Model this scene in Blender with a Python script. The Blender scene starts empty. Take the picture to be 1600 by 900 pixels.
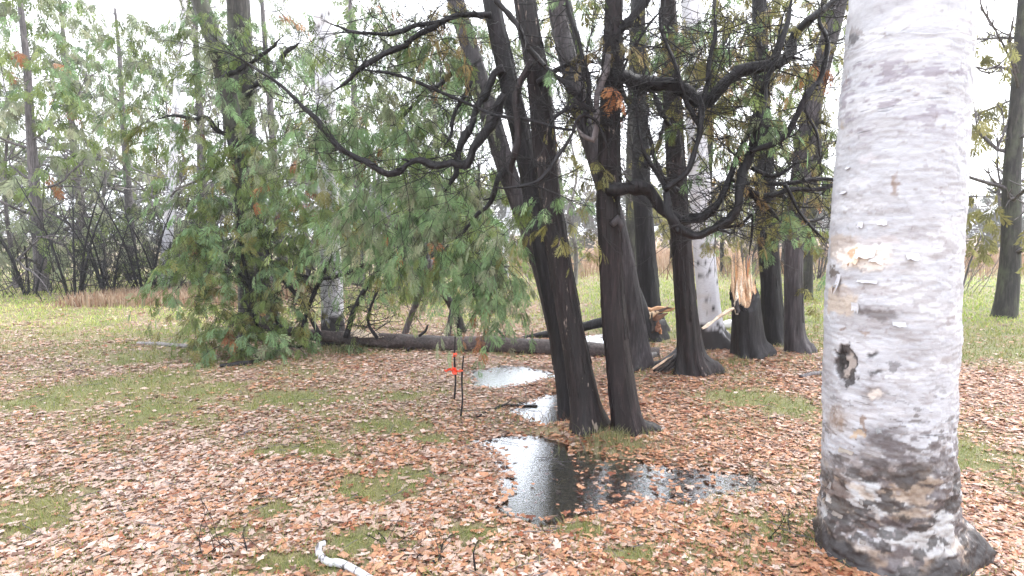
import bpy, math, random
import numpy as np
from mathutils import Vector, Matrix

# ------------------------------------------------------------------ camera, sky, sun, exposure
scene = bpy.context.scene
COL = scene.collection
FPX, HOR, CAMH = 936.0, 365.0, 1.55
TH = math.atan((450 - HOR) / FPX)
cam_d = bpy.data.cameras.new("camera")
cam = bpy.data.objects.new("camera", cam_d)
COL.objects.link(cam)
cam.location = (0, 0, CAMH)
cam.rotation_euler = (math.pi / 2 - TH, 0, 0)
cam_d.sensor_width = 36
cam_d.lens = FPX * 36 / 1600
cam_d.clip_start = 0.05
cam_d.clip_end = 3000
scene.camera = cam

SUN_EL, SUN_AZ = math.radians(48), math.radians(55)     # azimuth measured from +Y towards +X
world = bpy.data.worlds.new("World")
scene.world = world
world.use_nodes = True
wn, wl = world.node_tree.nodes, world.node_tree.links
wn.clear()
w_out = wn.new("ShaderNodeOutputWorld")
w_bg = wn.new("ShaderNodeBackground")
w_hs = wn.new("ShaderNodeHueSaturation")
w_sky = wn.new("ShaderNodeTexSky")
w_sky.sky_type = 'NISHITA'
w_sky.sun_disc = False
w_sky.sun_elevation = SUN_EL
w_sky.sun_rotation = SUN_AZ
w_sky.dust_density = 4.0
w_sky.air_density = 1.0
w_hs.inputs['Saturation'].default_value = 0.22
w_bg.inputs['Strength'].default_value = 0.15
wl.new(w_sky.outputs[0], w_hs.inputs['Color'])
w_mix = wn.new("ShaderNodeMix")
w_mix.data_type = 'RGBA'
w_mix.inputs[0].default_value = 0.6
w_mix.inputs[7].default_value = (9.0, 9.3, 9.9, 1)       # cloud layer
wl.new(w_hs.outputs[0], w_mix.inputs[6])
wl.new(w_mix.outputs[2], w_bg.inputs['Color'])
wl.new(w_bg.outputs[0], w_out.inputs['Surface'])

sun_d = bpy.data.lights.new("sun", 'SUN')
sun_d.energy = 0.8
sun_d.angle = math.radians(30)
sun_d.color = (1.0, 0.97, 0.95)
sun = bpy.data.objects.new("sun", sun_d)
COL.objects.link(sun)
sdir = Vector((math.sin(SUN_AZ) * math.cos(SUN_EL), math.cos(SUN_AZ) * math.cos(SUN_EL), math.sin(SUN_EL)))
sun.rotation_euler = sdir.to_track_quat('Z', 'Y').to_euler()

scene.view_settings.view_transform = 'Standard'
scene.view_settings.look = 'None'
scene.view_settings.gamma = 1
scene.view_settings.use_curve_mapping = False
scene.view_settings.exposure = 1.68
scene.render.engine = 'CYCLES'
scene.cycles.max_bounces = 8
scene.cycles.transparent_max_bounces = 12
scene.cycles.caustics_reflective = False
scene.cycles.caustics_refractive = False

# ------------------------------------------------------------------ pixel <-> place
FW = np.array([0, math.cos(TH), -math.sin(TH)])
UP = np.array([0, math.sin(TH), math.cos(TH)])
CAM = np.array([0, 0, CAMH])

def ray(px, py):
    return np.array([(px - 800) / FPX, 0, 0]) + FW + UP * ((450 - py) / FPX)

def W(px, py, Y):
    """place at distance Y (metres along +Y) seen at a pixel of the 1600x900 photograph"""
    r = ray(px, py)
    return CAM + r * (Y / r[1])

def G(px, py, z=0.0):
    r = ray(px, py)
    return CAM + r * ((z - CAMH) / r[2])

def project(p):
    d = p - CAM
    f = d @ FW
    return 800 + FPX * d[..., 0] / f, 450 - FPX * (d @ UP) / f

# ------------------------------------------------------------------ noise
def vnoise(p, seed=0):
    p = np.asarray(p, float)
    i = np.floor(p).astype(np.int64)
    f = p - i
    f = f * f * (3 - 2 * f)
    def h(a, b, c):
        n = (a * 374761393 + b * 668265263 + c * 2147483647 + seed * 974634777) & 0xffffffff
        n = ((n ^ (n >> 13)) * 1274126177) & 0xffffffff
        return ((n ^ (n >> 16)) & 0xffff) / 65535.0
    x, y, z = i[..., 0], i[..., 1], i[..., 2]
    out = 0
    for dx in (0, 1):
        for dy in (0, 1):
            for dz in (0, 1):
                w = (f[..., 0] if dx else 1 - f[..., 0]) * (f[..., 1] if dy else 1 - f[..., 1]) * (f[..., 2] if dz else 1 - f[..., 2])
                out = out + w * h(x + dx, y + dy, z + dz)
    return out

def fbm(p, seed=0, oct=3):
    s, a, t = 0, 1.0, 0
    p = np.asarray(p, float)
    for k in range(oct):
        s = s + a * vnoise(p * 2 ** k + 17.3 * k, seed + k)
        t += a
        a *= .5
    return s / t

def smooth(a, b, x):
    t = np.clip((x - a) / (b - a), 0, 1)
    return t * t * (3 - 2 * t)

# ------------------------------------------------------------------ mesh collecting
class Geo:
    def __init__(s):
        s.v, s.q, s.t, s.c, s.n = [], [], [], [], 0
    def add(s, v, quads=None, tris=None, col=(1, 1, 1)):
        v = np.asarray(v, float).reshape(-1, 3)
        if quads is not None and len(quads):
            s.q.append(np.asarray(quads, np.int64).reshape(-1, 4) + s.n)
        if tris is not None and len(tris):
            s.t.append(np.asarray(tris, np.int64).reshape(-1, 3) + s.n)
        c = np.asarray(col, float)
        if c.ndim == 1:
            c = np.tile(c, (len(v), 1))
        s.c.append(c)
        s.v.append(v)
        s.n += len(v)
    def mesh(s, name, mat, base=(0, 0, 0), smooth_shade=True):
        me = bpy.data.meshes.new(name)
        v = np.concatenate(s.v) - np.asarray(base)
        q = np.concatenate(s.q) if s.q else np.zeros((0, 4), np.int64)
        t = np.concatenate(s.t) if s.t else np.zeros((0, 3), np.int64)
        me.vertices.add(len(v))
        me.vertices.foreach_set('co', v.astype(np.float32).ravel())
        me.loops.add(q.size + t.size)
        me.loops.foreach_set('vertex_index', np.concatenate([q.ravel(), t.ravel()]).astype(np.int32))
        nf = len(q) + len(t)
        me.polygons.add(nf)
        ls = np.concatenate([np.arange(len(q)) * 4, q.size + np.arange(len(t)) * 3]).astype(np.int32)
        me.polygons.foreach_set('loop_start', ls)
        me.polygons.foreach_set('use_smooth', np.full(nf, smooth_shade))
        me.update(calc_edges=True)
        a = me.color_attributes.new('tint', 'FLOAT_COLOR', 'POINT')
        c = np.concatenate(s.c)
        a.data.foreach_set('color', np.concatenate([c, np.ones((len(c), 1))], 1).astype(np.float32).ravel())
        me.materials.append(mat)
        return me
    def build(s, name, mat, parent=None, base=(0, 0, 0), smooth_shade=True):
        o = bpy.data.objects.new(name, s.mesh(name, mat, base, smooth_shade))
        COL.objects.link(o)
        if parent is not None:
            o.parent = parent
        else:
            o.location = Vector(base)
        return o

def thing(name, label, cat, base, group=None):
    o = bpy.data.objects.new(name, None)
    COL.objects.link(o)
    o.location = Vector(base)
    o.empty_display_size = .1
    return tag(o, label, cat, group)

def tag(o, label=None, cat=None, group=None, kind=None):
    if label: o['label'] = label
    if cat: o['category'] = cat
    if group: o['group'] = group
    if kind: o['kind'] = kind
    return o

# ------------------------------------------------------------------ curves and tubes
def spline(P, step):
    """Catmull-Rom through rows of P (any columns), about `step` metres apart"""
    P = np.asarray(P, float)
    if len(P) < 3:
        n = max(2, int(np.linalg.norm(P[1, :3] - P[0, :3]) / step) + 1)
        t = np.linspace(0, 1, n)[:, None]
        return P[0] * (1 - t) + P[-1] * t
    Q = np.vstack([2 * P[0] - P[1], P, 2 * P[-1] - P[-2]])
    out = []
    for i in range(1, len(Q) - 2):
        a, b, c, d = Q[i - 1:i + 3]
        n = max(1, int(np.linalg.norm(c[:3] - b[:3]) / step))
        t = (np.arange(n) / n)[:, None]
        out.append(.5 * (2 * b + (c - a) * t + (2 * a - 5 * b + 4 * c - d) * t ** 2 + (3 * b - a - 3 * c + d) * t ** 3))
    out.append(P[-1:])
    return np.concatenate(out)

def frames(P):
    T = np.gradient(P, axis=0)
    T /= np.linalg.norm(T, axis=1)[:, None] + 1e-9
    a = np.array([0, -1, 0]) if abs(T[0][1]) < .8 else np.array([1, 0, 0])
    N = np.zeros_like(P)
    n = a - T[0] * (a @ T[0])
    n /= np.linalg.norm(n)
    for i in range(len(P)):
        n = n - T[i] * (n @ T[i])
        n /= np.linalg.norm(n) + 1e-9
        N[i] = n
    return T, N, np.cross(T, N)

def tube(geo, P, R, sides=6, rough=0.0, seed=0, col=(1, 1, 1), cap=True):
    P = np.asarray(P, float)
    R = np.asarray(R, float)
    T, N, B = frames(P)
    th = np.arange(sides) / sides * 2 * math.pi
    r = np.repeat(R[:, None], sides, 1)
    if rough:
        rs = np.random.RandomState(seed)
        s = np.concatenate([[0], np.cumsum(np.linalg.norm(np.diff(P, axis=0), axis=1))])
        d = 0
        for k, w in ((1, 3), (2, 5), (3, 9), (2, 21), (4, 15)):
            d = d + np.sin(k * th[None, :] + rs.rand() * 6.28 + (w * s[:, None] * (1 if rs.rand() > .5 else -1)))
        r = r * (1 + rough * d / 2.2)
    V = P[:, None] + r[..., None] * (np.cos(th)[None, :, None] * N[:, None] + np.sin(th)[None, :, None] * B[:, None])
    n = len(P)
    i, j = np.meshgrid(np.arange(n - 1), np.arange(sides), indexing='ij')
    j2 = (j + 1) % sides
    quads = np.stack([i * sides + j, i * sides + j2, (i + 1) * sides + j2, (i + 1) * sides + j], -1).reshape(-1, 4)
    tris = []
    vv = V.reshape(-1, 3)
    if cap:
        vv = np.vstack([vv, P[:1], P[-1:]])
        a = n * sides
        jj = np.arange(sides)
        tris = np.concatenate([np.stack([np.full(sides, a), (jj + 1) % sides, jj], 1),
                               np.stack([np.full(sides, a + 1), (n - 1) * sides + jj, (n - 1) * sides + (jj + 1) % sides], 1)])
    geo.add(vv, quads, tris, col)

def pxcurve(L, Y):
    """rows (px, py, width in px[, Y]) -> rows (x, y, z, radius)"""
    out = []
    for e in L:
        y = e[3] if len(e) > 3 else Y
        out.append(np.append(W(e[0], e[1], y), e[2] * y / FPX / 2))
    return np.array(out)

def trunk(geo, C, sides=42, step=.045, seed=0, ridge=.05, flare=.5, flare_h=.16, lobes=5, z0=0.0, cap=True, lean_lobe=None, strips=0):
    """a tree trunk with stringy ridges and root flare; C rows (x, y, z, r) from the ground upwards"""
    S = spline(C, step)
    P, R = S[:, :3], np.maximum(S[:, 3], .004)
    rs = np.random.RandomState(seed)
    T, N, B = frames(P)
    th = np.arange(sides) / sides * 2 * math.pi
    h = (P[:, 2] - z0)[:, None]
    d = np.zeros((len(P), sides))
    for q in range(18):
        k = rs.randint(3, 13) if q < 10 else rs.randint(12, 22)
        d += (rs.uniform(.5, 1) if q < 10 else rs.uniform(.25, .5)) * np.sin(k * th[None] + rs.rand() * 6.28 + rs.uniform(-1.6, 1.6) * h + .8 * np.sin(h * rs.uniform(2, 6) + rs.rand() * 6))
    cx = np.stack([np.cos(th)[None] * 3 + 0 * h, np.sin(th)[None] * 3 + 0 * h, h * 7 + 0 * th[None]], -1)
    d = d / 4.0 + (fbm(cx, seed, 3) - .5) * 1.6
    lob = np.zeros(sides)
    for _ in range(lobes):
        a = rs.rand() * 6.28
        lob += rs.uniform(.6, 1.3) * np.exp(-((np.angle(np.exp(1j * (th - a)))) / .25) ** 2)
    if lean_lobe is not None:
        lob += 1.6 * np.exp(-((np.angle(np.exp(1j * (th - lean_lobe)))) / .4) ** 2)
    hh = np.maximum(h, -.02)
    r = R[:, None] * (1 + ridge * d + flare * np.exp(-hh / flare_h) * (.12 + 1.05 * lob[None]) + .22 * flare * np.exp(-hh / (flare_h * 3.2)))
    V = P[:, None] + r[..., None] * (np.cos(th)[None, :, None] * N[:, None] + np.sin(th)[None, :, None] * B[:, None])
    n = len(P)
    i, j = np.meshgrid(np.arange(n - 1), np.arange(sides), indexing='ij')
    j2 = (j + 1) % sides
    quads = np.stack([i * sides + j, i * sides + j2, (i + 1) * sides + j2, (i + 1) * sides + j], -1).reshape(-1, 4)
    vv = V.reshape(-1, 3)
    tris = []
    if cap:
        vv = np.vstack([vv, P[-1:]])
        jj = np.arange(sides)
        tris = np.stack([np.full(sides, n * sides), (n - 1) * sides + jj, (n - 1) * sides + (jj + 1) % sides], 1)
    geo.add(vv, quads, tris)
    for _ in range(strips):
        # a lifting strip of bark: narrow, a few millimetres proud, loose at its lower end
        m = rs.randint(6, 18)
        a, j0 = rs.randint(2, max(3, min(n - m - 1, 90))), rs.randint(sides)
        if a + m >= n:
            continue
        u = np.linspace(0, 1, m)
        f = j0 + np.cumsum(rs.normal(0, .12, m))
        ja = np.floor(f).astype(int) % sides
        ra = np.arange(a, a + m)
        c0, c1 = V[ra, ja], V[ra, (ja + 1) % sides]
        outv = (c0 - P[ra]); outv /= np.linalg.norm(outv, axis=1)[:, None]
        lift = (.002 + .010 * (1 - u) ** 3 * rs.rand())[:, None] * outv
        e = (c1 - c0) * rs.uniform(.35, .9)
        q4 = np.stack([c0, c0 + e * .15 + lift, c0 + e * .85 + lift, c0 + e], 1).reshape(-1, 3)
        kk = np.arange(m - 1)[:, None, None] * 4 + np.arange(3)[None, :, None] + np.array([0, 1, 5, 4])[None, None]
        geo.add(q4, kk.reshape(-1, 4), None)
    return S, V

# ------------------------------------------------------------------ materials
def new_mat(name):
    m = bpy.data.materials.new(name)
    m.use_nodes = True
    n, l = m.node_tree.nodes, m.node_tree.links
    n.clear()
    out = n.new("ShaderNodeOutputMaterial")
    return m, n, l, out

def ramp(n, stops):
    r = n.new("ShaderNodeValToRGB")
    e = r.color_ramp.elements
    while len(e) < len(stops):
        e.new(.5)
    for k, (p, c) in enumerate(stops):
        e[k].position = p
        e[k].color = (c[0], c[1], c[2], 1) if not isinstance(c, (int, float)) else (c, c, c, 1)
    return r

def noise_tex(n, l, scale, stretch=(1, 1, 1), detail=4, rough=.6, src='Object'):
    tc = n.new("ShaderNodeTexCoord")
    mp = n.new("ShaderNodeMapping")
    mp.inputs['Scale'].default_value = stretch
    t = n.new("ShaderNodeTexNoise")
    t.inputs['Scale'].default_value = scale
    t.inputs['Detail'].default_value = detail
    t.inputs['Roughness'].default_value = rough
    l.new(tc.outputs[src], mp.inputs['Vector'])
    l.new(mp.outputs[0], t.inputs['Vector'])
    return t

def bark_mat(name, dark, mid, light, flecks=0.0, fleck_col=(.24, .19, .165), moss=0.0, rough=(.35, .8), stretch=.12):
    m, n, l, out = new_mat(name)
    b = n.new("ShaderNodeBsdfPrincipled")
    a = noise_tex(n, l, 34, (1, 1, stretch), 6, .65)
    r = ramp(n, [(.30, dark), (.52, mid), (.74, light)])
    l.new(a.outputs['Fac'], r.inputs[0])
    big = noise_tex(n, l, 3.2, (1, 1, .5), 4, .6)
    mix = n.new("ShaderNodeMix"); mix.data_type = 'RGBA'; mix.blend_type = 'MULTIPLY'
    rb = ramp(n, [(.3, .45), (.7, 1.5)])
    l.new(big.outputs['Fac'], rb.inputs[0])
    mix.inputs[0].default_value = 1
    l.new(r.outputs[0], mix.inputs[6]); l.new(rb.outputs[0], mix.inputs[7])
    cur = mix.outputs[2]
    if flecks:
        f = noise_tex(n, l, 42, (1, 1, .24), 3, .5)
        zone = noise_tex(n, l, 2.0, (1, 1, .5), 2, .5)
        add = n.new("ShaderNodeMath"); add.operation = 'MULTIPLY_ADD'
        l.new(zone.outputs['Fac'], add.inputs[0]); add.inputs[1].default_value = .6
        l.new(f.outputs['Fac'], add.inputs[2])
        rf = ramp(n, [(.5, 0), (.56, 1)]); sub = n.new('ShaderNodeMath'); sub.operation = 'SUBTRACT'; sub.inputs[1].default_value = .56 - flecks
        l.new(add.outputs[0], sub.inputs[0]); l.new(sub.outputs[0], rf.inputs[0])
        m2 = n.new("ShaderNodeMix"); m2.data_type = 'RGBA'
        l.new(rf.outputs[0], m2.inputs[0]); l.new(cur, m2.inputs[6])
        m2.inputs[7].default_value = (*fleck_col, 1)
        cur = m2.outputs[2]
    if moss:
        f = noise_tex(n, l, 5, (1, 1, .5), 4, .6)
        rf = ramp(n, [(.62 - moss, 0), (.8 - moss, .8)])
        l.new(f.outputs['Fac'], rf.inputs[0])
        m2 = n.new("ShaderNodeMix"); m2.data_type = 'RGBA'
        l.new(rf.outputs[0], m2.inputs[0]); l.new(cur, m2.inputs[6])
        m2.inputs[7].default_value = (.085, .095, .06, 1)
        cur = m2.outputs[2]
    l.new(cur, b.inputs['Base Color'])
    rr = ramp(n, [(.3, rough[0]), (.7, rough[1])])
    l.new(big.outputs['Fac'], rr.inputs[0])
    l.new(rr.outputs[0], b.inputs['Roughness'])
    b.inputs['Specular IOR Level'].default_value = .36
    bp = n.new("ShaderNodeBump")
    bp.inputs['Strength'].default_value = .9
    bp.inputs['Distance'].default_value = .012
    l.new(a.outputs['Fac'], bp.inputs['Height'])
    l.new(bp.outputs[0], b.inputs['Normal'])
    l.new(b.outputs[0], out.inputs['Surface'])
    return m

M = {}
M['cedar'] = bark_mat('cedar_bark_wet', (.0035, .0025, .003), (.0105, .0068, .0072), (.038, .027, .029), flecks=.085)
M['cedar_plain'] = bark_mat('cedar_bark_dark', (.004, .0035, .004), (.011, .009, .0105), (.038, .033, .038), flecks=.0)
M['cedar_red'] = bark_mat('cedar_bark_reddish', (.0045, .003, .0033), (.013, .008, .0088), (.044, .029, .030), flecks=.03)
M['cedar_grey'] = bark_mat('cedar_bark_grey', (.018, .015, .017), (.048, .041, .045), (.12, .107, .115), flecks=.0)
M['mossy'] = bark_mat('bark_mossy_grey', (.014, .012, .011), (.038, .034, .031), (.085, .078, .070), moss=.14)
M['branch'] = bark_mat('branch_bark', (.004, .0035, .004), (.010, .008, .010), (.034, .029, .034), rough=(.4, .75))
M['branch_grey'] = bark_mat('branch_bark_grey', (.05, .043, .045), (.12, .105, .11), (.24, .215, .22), rough=(.45, .8))
M['twig_pale'] = bark_mat('twig_bark_pale', (.10, .09, .088), (.20, .185, .18), (.36, .34, .33), rough=(.5, .8))
M['log'] = bark_mat('fallen_log_bark', (.022, .016, .015), (.062, .047, .045), (.135, .108, .105), flecks=.0, stretch=1.0)

def birch_mat(name):
    m, n, l, out = new_mat(name)
    b = n.new("ShaderNodeBsdfPrincipled")
    at = n.new("ShaderNodeAttribute"); at.attribute_name = 'tint'
    le = noise_tex(n, l, 9, (1, 1, 8), 3, .5)
    zone = noise_tex(n, l, 3.5, (.6, .6, 2.2), 2, .5)
    ma = n.new("ShaderNodeMath"); ma.operation = 'MULTIPLY_ADD'
    l.new(zone.outputs['Fac'], ma.inputs[0]); ma.inputs[1].default_value = .45; l.new(le.outputs['Fac'], ma.inputs[2])
    r = ramp(n, [(.93, 1.0), (1.0, .5)])
    l.new(ma.outputs[0], r.inputs[0])
    fine = noise_tex(n, l, 26, (1, 1, 2.4), 5, .7)
    rf = ramp(n, [(.25, (.84, .82, .85)), (.55, (1.03, 1.03, 1.03))])
    l.new(fine.outputs['Fac'], rf.inputs[0])
    m1 = n.new("ShaderNodeMix"); m1.data_type = 'RGBA'; m1.blend_type = 'MULTIPLY'; m1.inputs[0].default_value = 1
    m2 = n.new("ShaderNodeMix"); m2.data_type = 'RGBA'; m2.blend_type = 'MULTIPLY'; m2.inputs[0].default_value = 1
    l.new(at.outputs['Color'], m1.inputs[6]); l.new(r.outputs[0], m1.inputs[7])
    l.new(m1.outputs[2], m2.inputs[6]); l.new(rf.outputs[0], m2.inputs[7])
    l.new(m2.outputs[2], b.inputs['Base Color'])
    b.inputs['Roughness'].default_value = .55
    bp = n.new("ShaderNodeBump"); bp.inputs['Strength'].default_value = .5; bp.inputs['Distance'].default_value = .006
    l.new(fine.outputs['Fac'], bp.inputs['Height']); l.new(bp.outputs[0], b.inputs['Normal'])
    l.new(b.outputs[0], out.inputs['Surface'])
    return m
M['birch'] = birch_mat('birch_bark')

def tint_mat(name, rough=.6, transl=0.0, spec=.5, var=0.0, vscale=40, bump=0.0):
    m, n, l, out = new_mat(name)
    b = n.new("ShaderNodeBsdfPrincipled")
    at = n.new("ShaderNodeAttribute"); at.attribute_name = 'tint'
    cur = at.outputs['Color']
    if var:
        t = noise_tex(n, l, vscale, (1, 1, 1), 3, .6)
        r = ramp(n, [(.25, 1 - var), (.75, 1 + var)])
        l.new(t.outputs['Fac'], r.inputs[0])
        mx = n.new("ShaderNodeMix"); mx.data_type = 'RGBA'; mx.blend_type = 'MULTIPLY'; mx.inputs[0].default_value = 1
        l.new(cur, mx.inputs[6]); l.new(r.outputs[0], mx.inputs[7])
        cur = mx.outputs[2]
        if bump:
            bp = n.new("ShaderNodeBump"); bp.inputs['Strength'].default_value = bump; bp.inputs['Distance'].default_value = .01
            l.new(t.outputs['Fac'], bp.inputs['Height']); l.new(bp.outputs[0], b.inputs['Normal'])
    l.new(cur, b.inputs['Base Color'])
    b.inputs['Roughness'].default_value = rough
    b.inputs['Specular IOR Level'].default_value = spec
    if transl:
        tr = n.new("ShaderNodeBsdfTranslucent")
        l.new(cur, tr.inputs['Color'])
        ms = n.new("ShaderNodeMixShader"); ms.inputs[0].default_value = transl
        l.new(b.outputs[0], ms.inputs[1]); l.new(tr.outputs[0], ms.inputs[2])
        l.new(ms.outputs[0], out.inputs['Surface'])
    else:
        l.new(b.outputs[0], out.inputs['Surface'])
    return m
M['foliage'] = tint_mat('cedar_foliage', .5, .5, .5)
M['leaf'] = tint_mat('dead_leaf', .42, .15, .5, .25, 60)
M['grass'] = tint_mat('grass_blade', .5, .3, .4)
M['wood'] = tint_mat('splintered_wood', .6, 0, .4, .35, 55, .6)
M['ribbon'] = tint_mat('flagging_tape', .4, .4, .5)
M['dry'] = tint_mat('dry_stem', .7, .2, .3)

def ground_mat():
    m, n, l, out = new_mat('lawn_soil')
    b = n.new("ShaderNodeBsdfPrincipled")
    at = n.new("ShaderNodeAttribute"); at.attribute_name = 'tint'
    fine = noise_tex(n, l, 38, (1, 1, 1), 6, .75)
    r = ramp(n, [(.28, .45), (.5, .95), (.72, 1.55)])
    l.new(fine.outputs['Fac'], r.inputs[0])
    mx = n.new("ShaderNodeMix"); mx.data_type = 'RGBA'; mx.blend_type = 'MULTIPLY'; mx.inputs[0].default_value = 1
    l.new(at.outputs['Color'], mx.inputs[6]); l.new(r.outputs[0], mx.inputs[7])
    l.new(mx.outputs[2], b.inputs['Base Color'])
    b.inputs['Roughness'].default_value = .75
    bp = n.new("ShaderNodeBump"); bp.inputs['Strength'].default_value = .8; bp.inputs['Distance'].default_value = .02
    l.new(fine.outputs['Fac'], bp.inputs['Height']); l.new(bp.outputs[0], b.inputs['Normal'])
    l.new(b.outputs[0], out.inputs['Surface'])
    return m
M['ground'] = ground_mat()

def water_mat():
    m, n, l, out = new_mat('puddle_water')
    gl = n.new("ShaderNodeBsdfGlossy"); gl.inputs['Color'].default_value = (.92, .95, 1, 1); gl.inputs['Roughness'].default_value = .17
    tr = n.new("ShaderNodeBsdfTransparent"); tr.inputs['Color'].default_value = (.94, .94, .88, 1)
    fr = n.new("ShaderNodeFresnel"); fr.inputs['IOR'].default_value = 2.1
    ms = n.new("ShaderNodeMixShader")
    wv = noise_tex(n, l, 34, (1, 2.2, 1), 2, .5)
    bp = n.new("ShaderNodeBump"); bp.inputs['Strength'].default_value = .16; bp.inputs['Distance'].default_value = .010
    l.new(wv.outputs['Fac'], bp.inputs['Height'])
    l.new(bp.outputs[0], gl.inputs['Normal'])
    mu = n.new('ShaderNodeMath'); mu.operation = 'MULTIPLY'; mu.use_clamp = True; mu.inputs[1].default_value = 2.1
    l.new(fr.outputs[0], mu.inputs[0]); l.new(mu.outputs[0], ms.inputs[0]); l.new(tr.outputs[0], ms.inputs[1]); l.new(gl.outputs[0], ms.inputs[2])
    l.new(ms.outputs[0], out.inputs['Surface'])
    return m
M['water'] = water_mat()

# ------------------------------------------------------------------ puddles, ground
PUDDLES = [
    [(750, 689), (790, 680), (850, 682), (888, 694), (930, 708), (1000, 716), (1018, 728), (1100, 732), (1168, 748), (1172, 766), (1110, 772), (1075, 784), (1000, 782), (940, 800), (890, 802), (850, 816), (800, 806), (772, 790), (802, 765), (796, 735), (776, 708)],
    [(733, 580), (790, 571), (850, 578), (866, 586), (830, 596), (780, 606), (745, 600)],
    [(800, 642), (845, 622), (886, 610), (905, 625), (900, 662), (850, 664)],
    [(912, 524), (965, 521), (968, 536), (915, 538)],
]
PW = [np.array([G(*p)[:2] for p in L]) for L in PUDDLES]

def sdf(poly, x, y):
    """signed distance, positive inside"""
    inside = np.zeros(x.shape, bool)
    dist = np.full(x.shape, 1e9)
    n = len(poly)
    for i in range(n):
        x1, y1 = poly[i]; x2, y2 = poly[(i + 1) % n]
        c = ((y1 > y) != (y2 > y)) & (x < (x2 - x1) * (y - y1) / (y2 - y1 + 1e-12) + x1)
        inside ^= c
        ex, ey = x2 - x1, y2 - y1
        t = np.clip(((x - x1) * ex + (y - y1) * ey) / (ex * ex + ey * ey), 0, 1)
        dist = np.minimum(dist, np.hypot(x - x1 - t * ex, y - y1 - t * ey))
    return np.where(inside, dist, -dist)

MOUNDS = [(*G(945, 690)[:2], .55, .05), (*G(1080, 600)[:2], .8, .07), (*G(1175, 568)[:2], .9, .06), (*G(1240, 560)[:2], .8, .06),
          (*G(1390, 892)[:2], .5, .05), (*G(850, 655)[:2], .22, .04)]

def pud(x, y):
    d = np.full(np.shape(x), -9.0)
    for P in PW:
        m = (x > P[:, 0].min() - .5) & (x < P[:, 0].max() + .5) & (y > P[:, 1].min() - .5) & (y < P[:, 1].max() + .5)
        if m.any():
            dd = d[m]
            d[m] = np.maximum(dd, sdf(P, x[m], y[m]))
    return d

def H(x, y):
    x = np.asarray(x, float); y = np.asarray(y, float)
    p = np.stack([x, y, 0 * x], -1)
    far = smooth(18, 60, np.hypot(x, y))
    z = .012 + .03 * (fbm(p * 1.1, 3, 3) - .42) + .016 * (vnoise(p * 7, 5) - .5) + far * (fbm(p * .02, 8, 2) - .5) * .8
    for mx, my, r, h in MOUNDS:
        z = z + h * np.exp(-((x - mx) ** 2 + (y - my) ** 2) / r ** 2)
    d = pud(np.atleast_1d(x), np.atleast_1d(y)).reshape(np.shape(x))
    d = d + (fbm(p * 6, 11, 2) - .5) * .16
    k = smooth(-.17, .06, d)
    return z * (1 - k) + k * (-.03 + .02 * (vnoise(p * 5, 21) - .5))

# where grass shows through the leaves: (px, py, rx, ry) seen on the ground
GREEN = [(560, 770, 110, 26), (440, 800, 60, 20), (630, 745, 50, 12), (450, 625, 120, 14), (400, 632, 60, 12), (330, 612, 60, 12), (260, 640, 70, 22), (500, 708, 90, 14),
         (620, 668, 60, 9), (240, 600, 80, 22), (230, 560, 70, 14), (680, 690, 40, 8), (330, 660, 50, 10), (420, 712, 40, 9), (960, 700, 50, 14), (1010, 750, 60, 18),
         (1100, 755, 70, 18), (1210, 830, 90, 25), (1160, 630, 70, 12), (1240, 640, 60, 14), (1260, 840, 40, 30), (900, 830, 60, 14), (740, 835, 40, 10), (560, 850, 80, 20),
         (350, 840, 60, 14), (480, 880, 90, 16), (1130, 880, 90, 25), (640, 620, 40, 8), (980, 870, 50, 14), (100, 620, 90, 30), (60, 800, 80, 40), (1500, 700, 90, 60)]
GW = []
for gx, gy, rx, ry in GREEN:
    c = G(gx, gy); e = G(gx + rx, gy); u = G(gx, gy - ry)
    GW.append((c[0], c[1], abs(e[0] - c[0]) * 1.25, abs(u[1] - c[1]) * 1.35))

def green(x, y):
    p = np.stack([x, y, 0 * x], -1)
    g = np.zeros(x.shape)
    for cx, cy, rx, ry in GW:
        g = np.maximum(g, np.exp(-1.1 * (((x - cx) / rx) ** 2 + ((y - cy) / ry) ** 2)))
    far_l = smooth(6.4, 8.2, y) * smooth(-2.6, -3.8, x) * .62
    far_c = smooth(8.6, 10.5, y) * smooth(13, 10.5, y) * .55 * (np.abs(x - .2) < 3)
    far_r = smooth(7.6, 9.4, y + .3 * x) * smooth(.5, 1.4, x / np.maximum(y, 1) * 9) * .9
    far = smooth(10.5, 14, y) * .7
    g = np.maximum.reduce([g, far_l, far_c, far_r, far])
    n = fbm(p * 1.7, 31, 4)
    n2 = fbm(p * 6, 37, 3)
    g = np.maximum(g, .16 + .16 * smooth(-.3, -2.5, x))
    return np.clip(g * 1.0 + (n - .5) * 1.1 + (n2 - .5) * 1.0, 0, 1)

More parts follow.
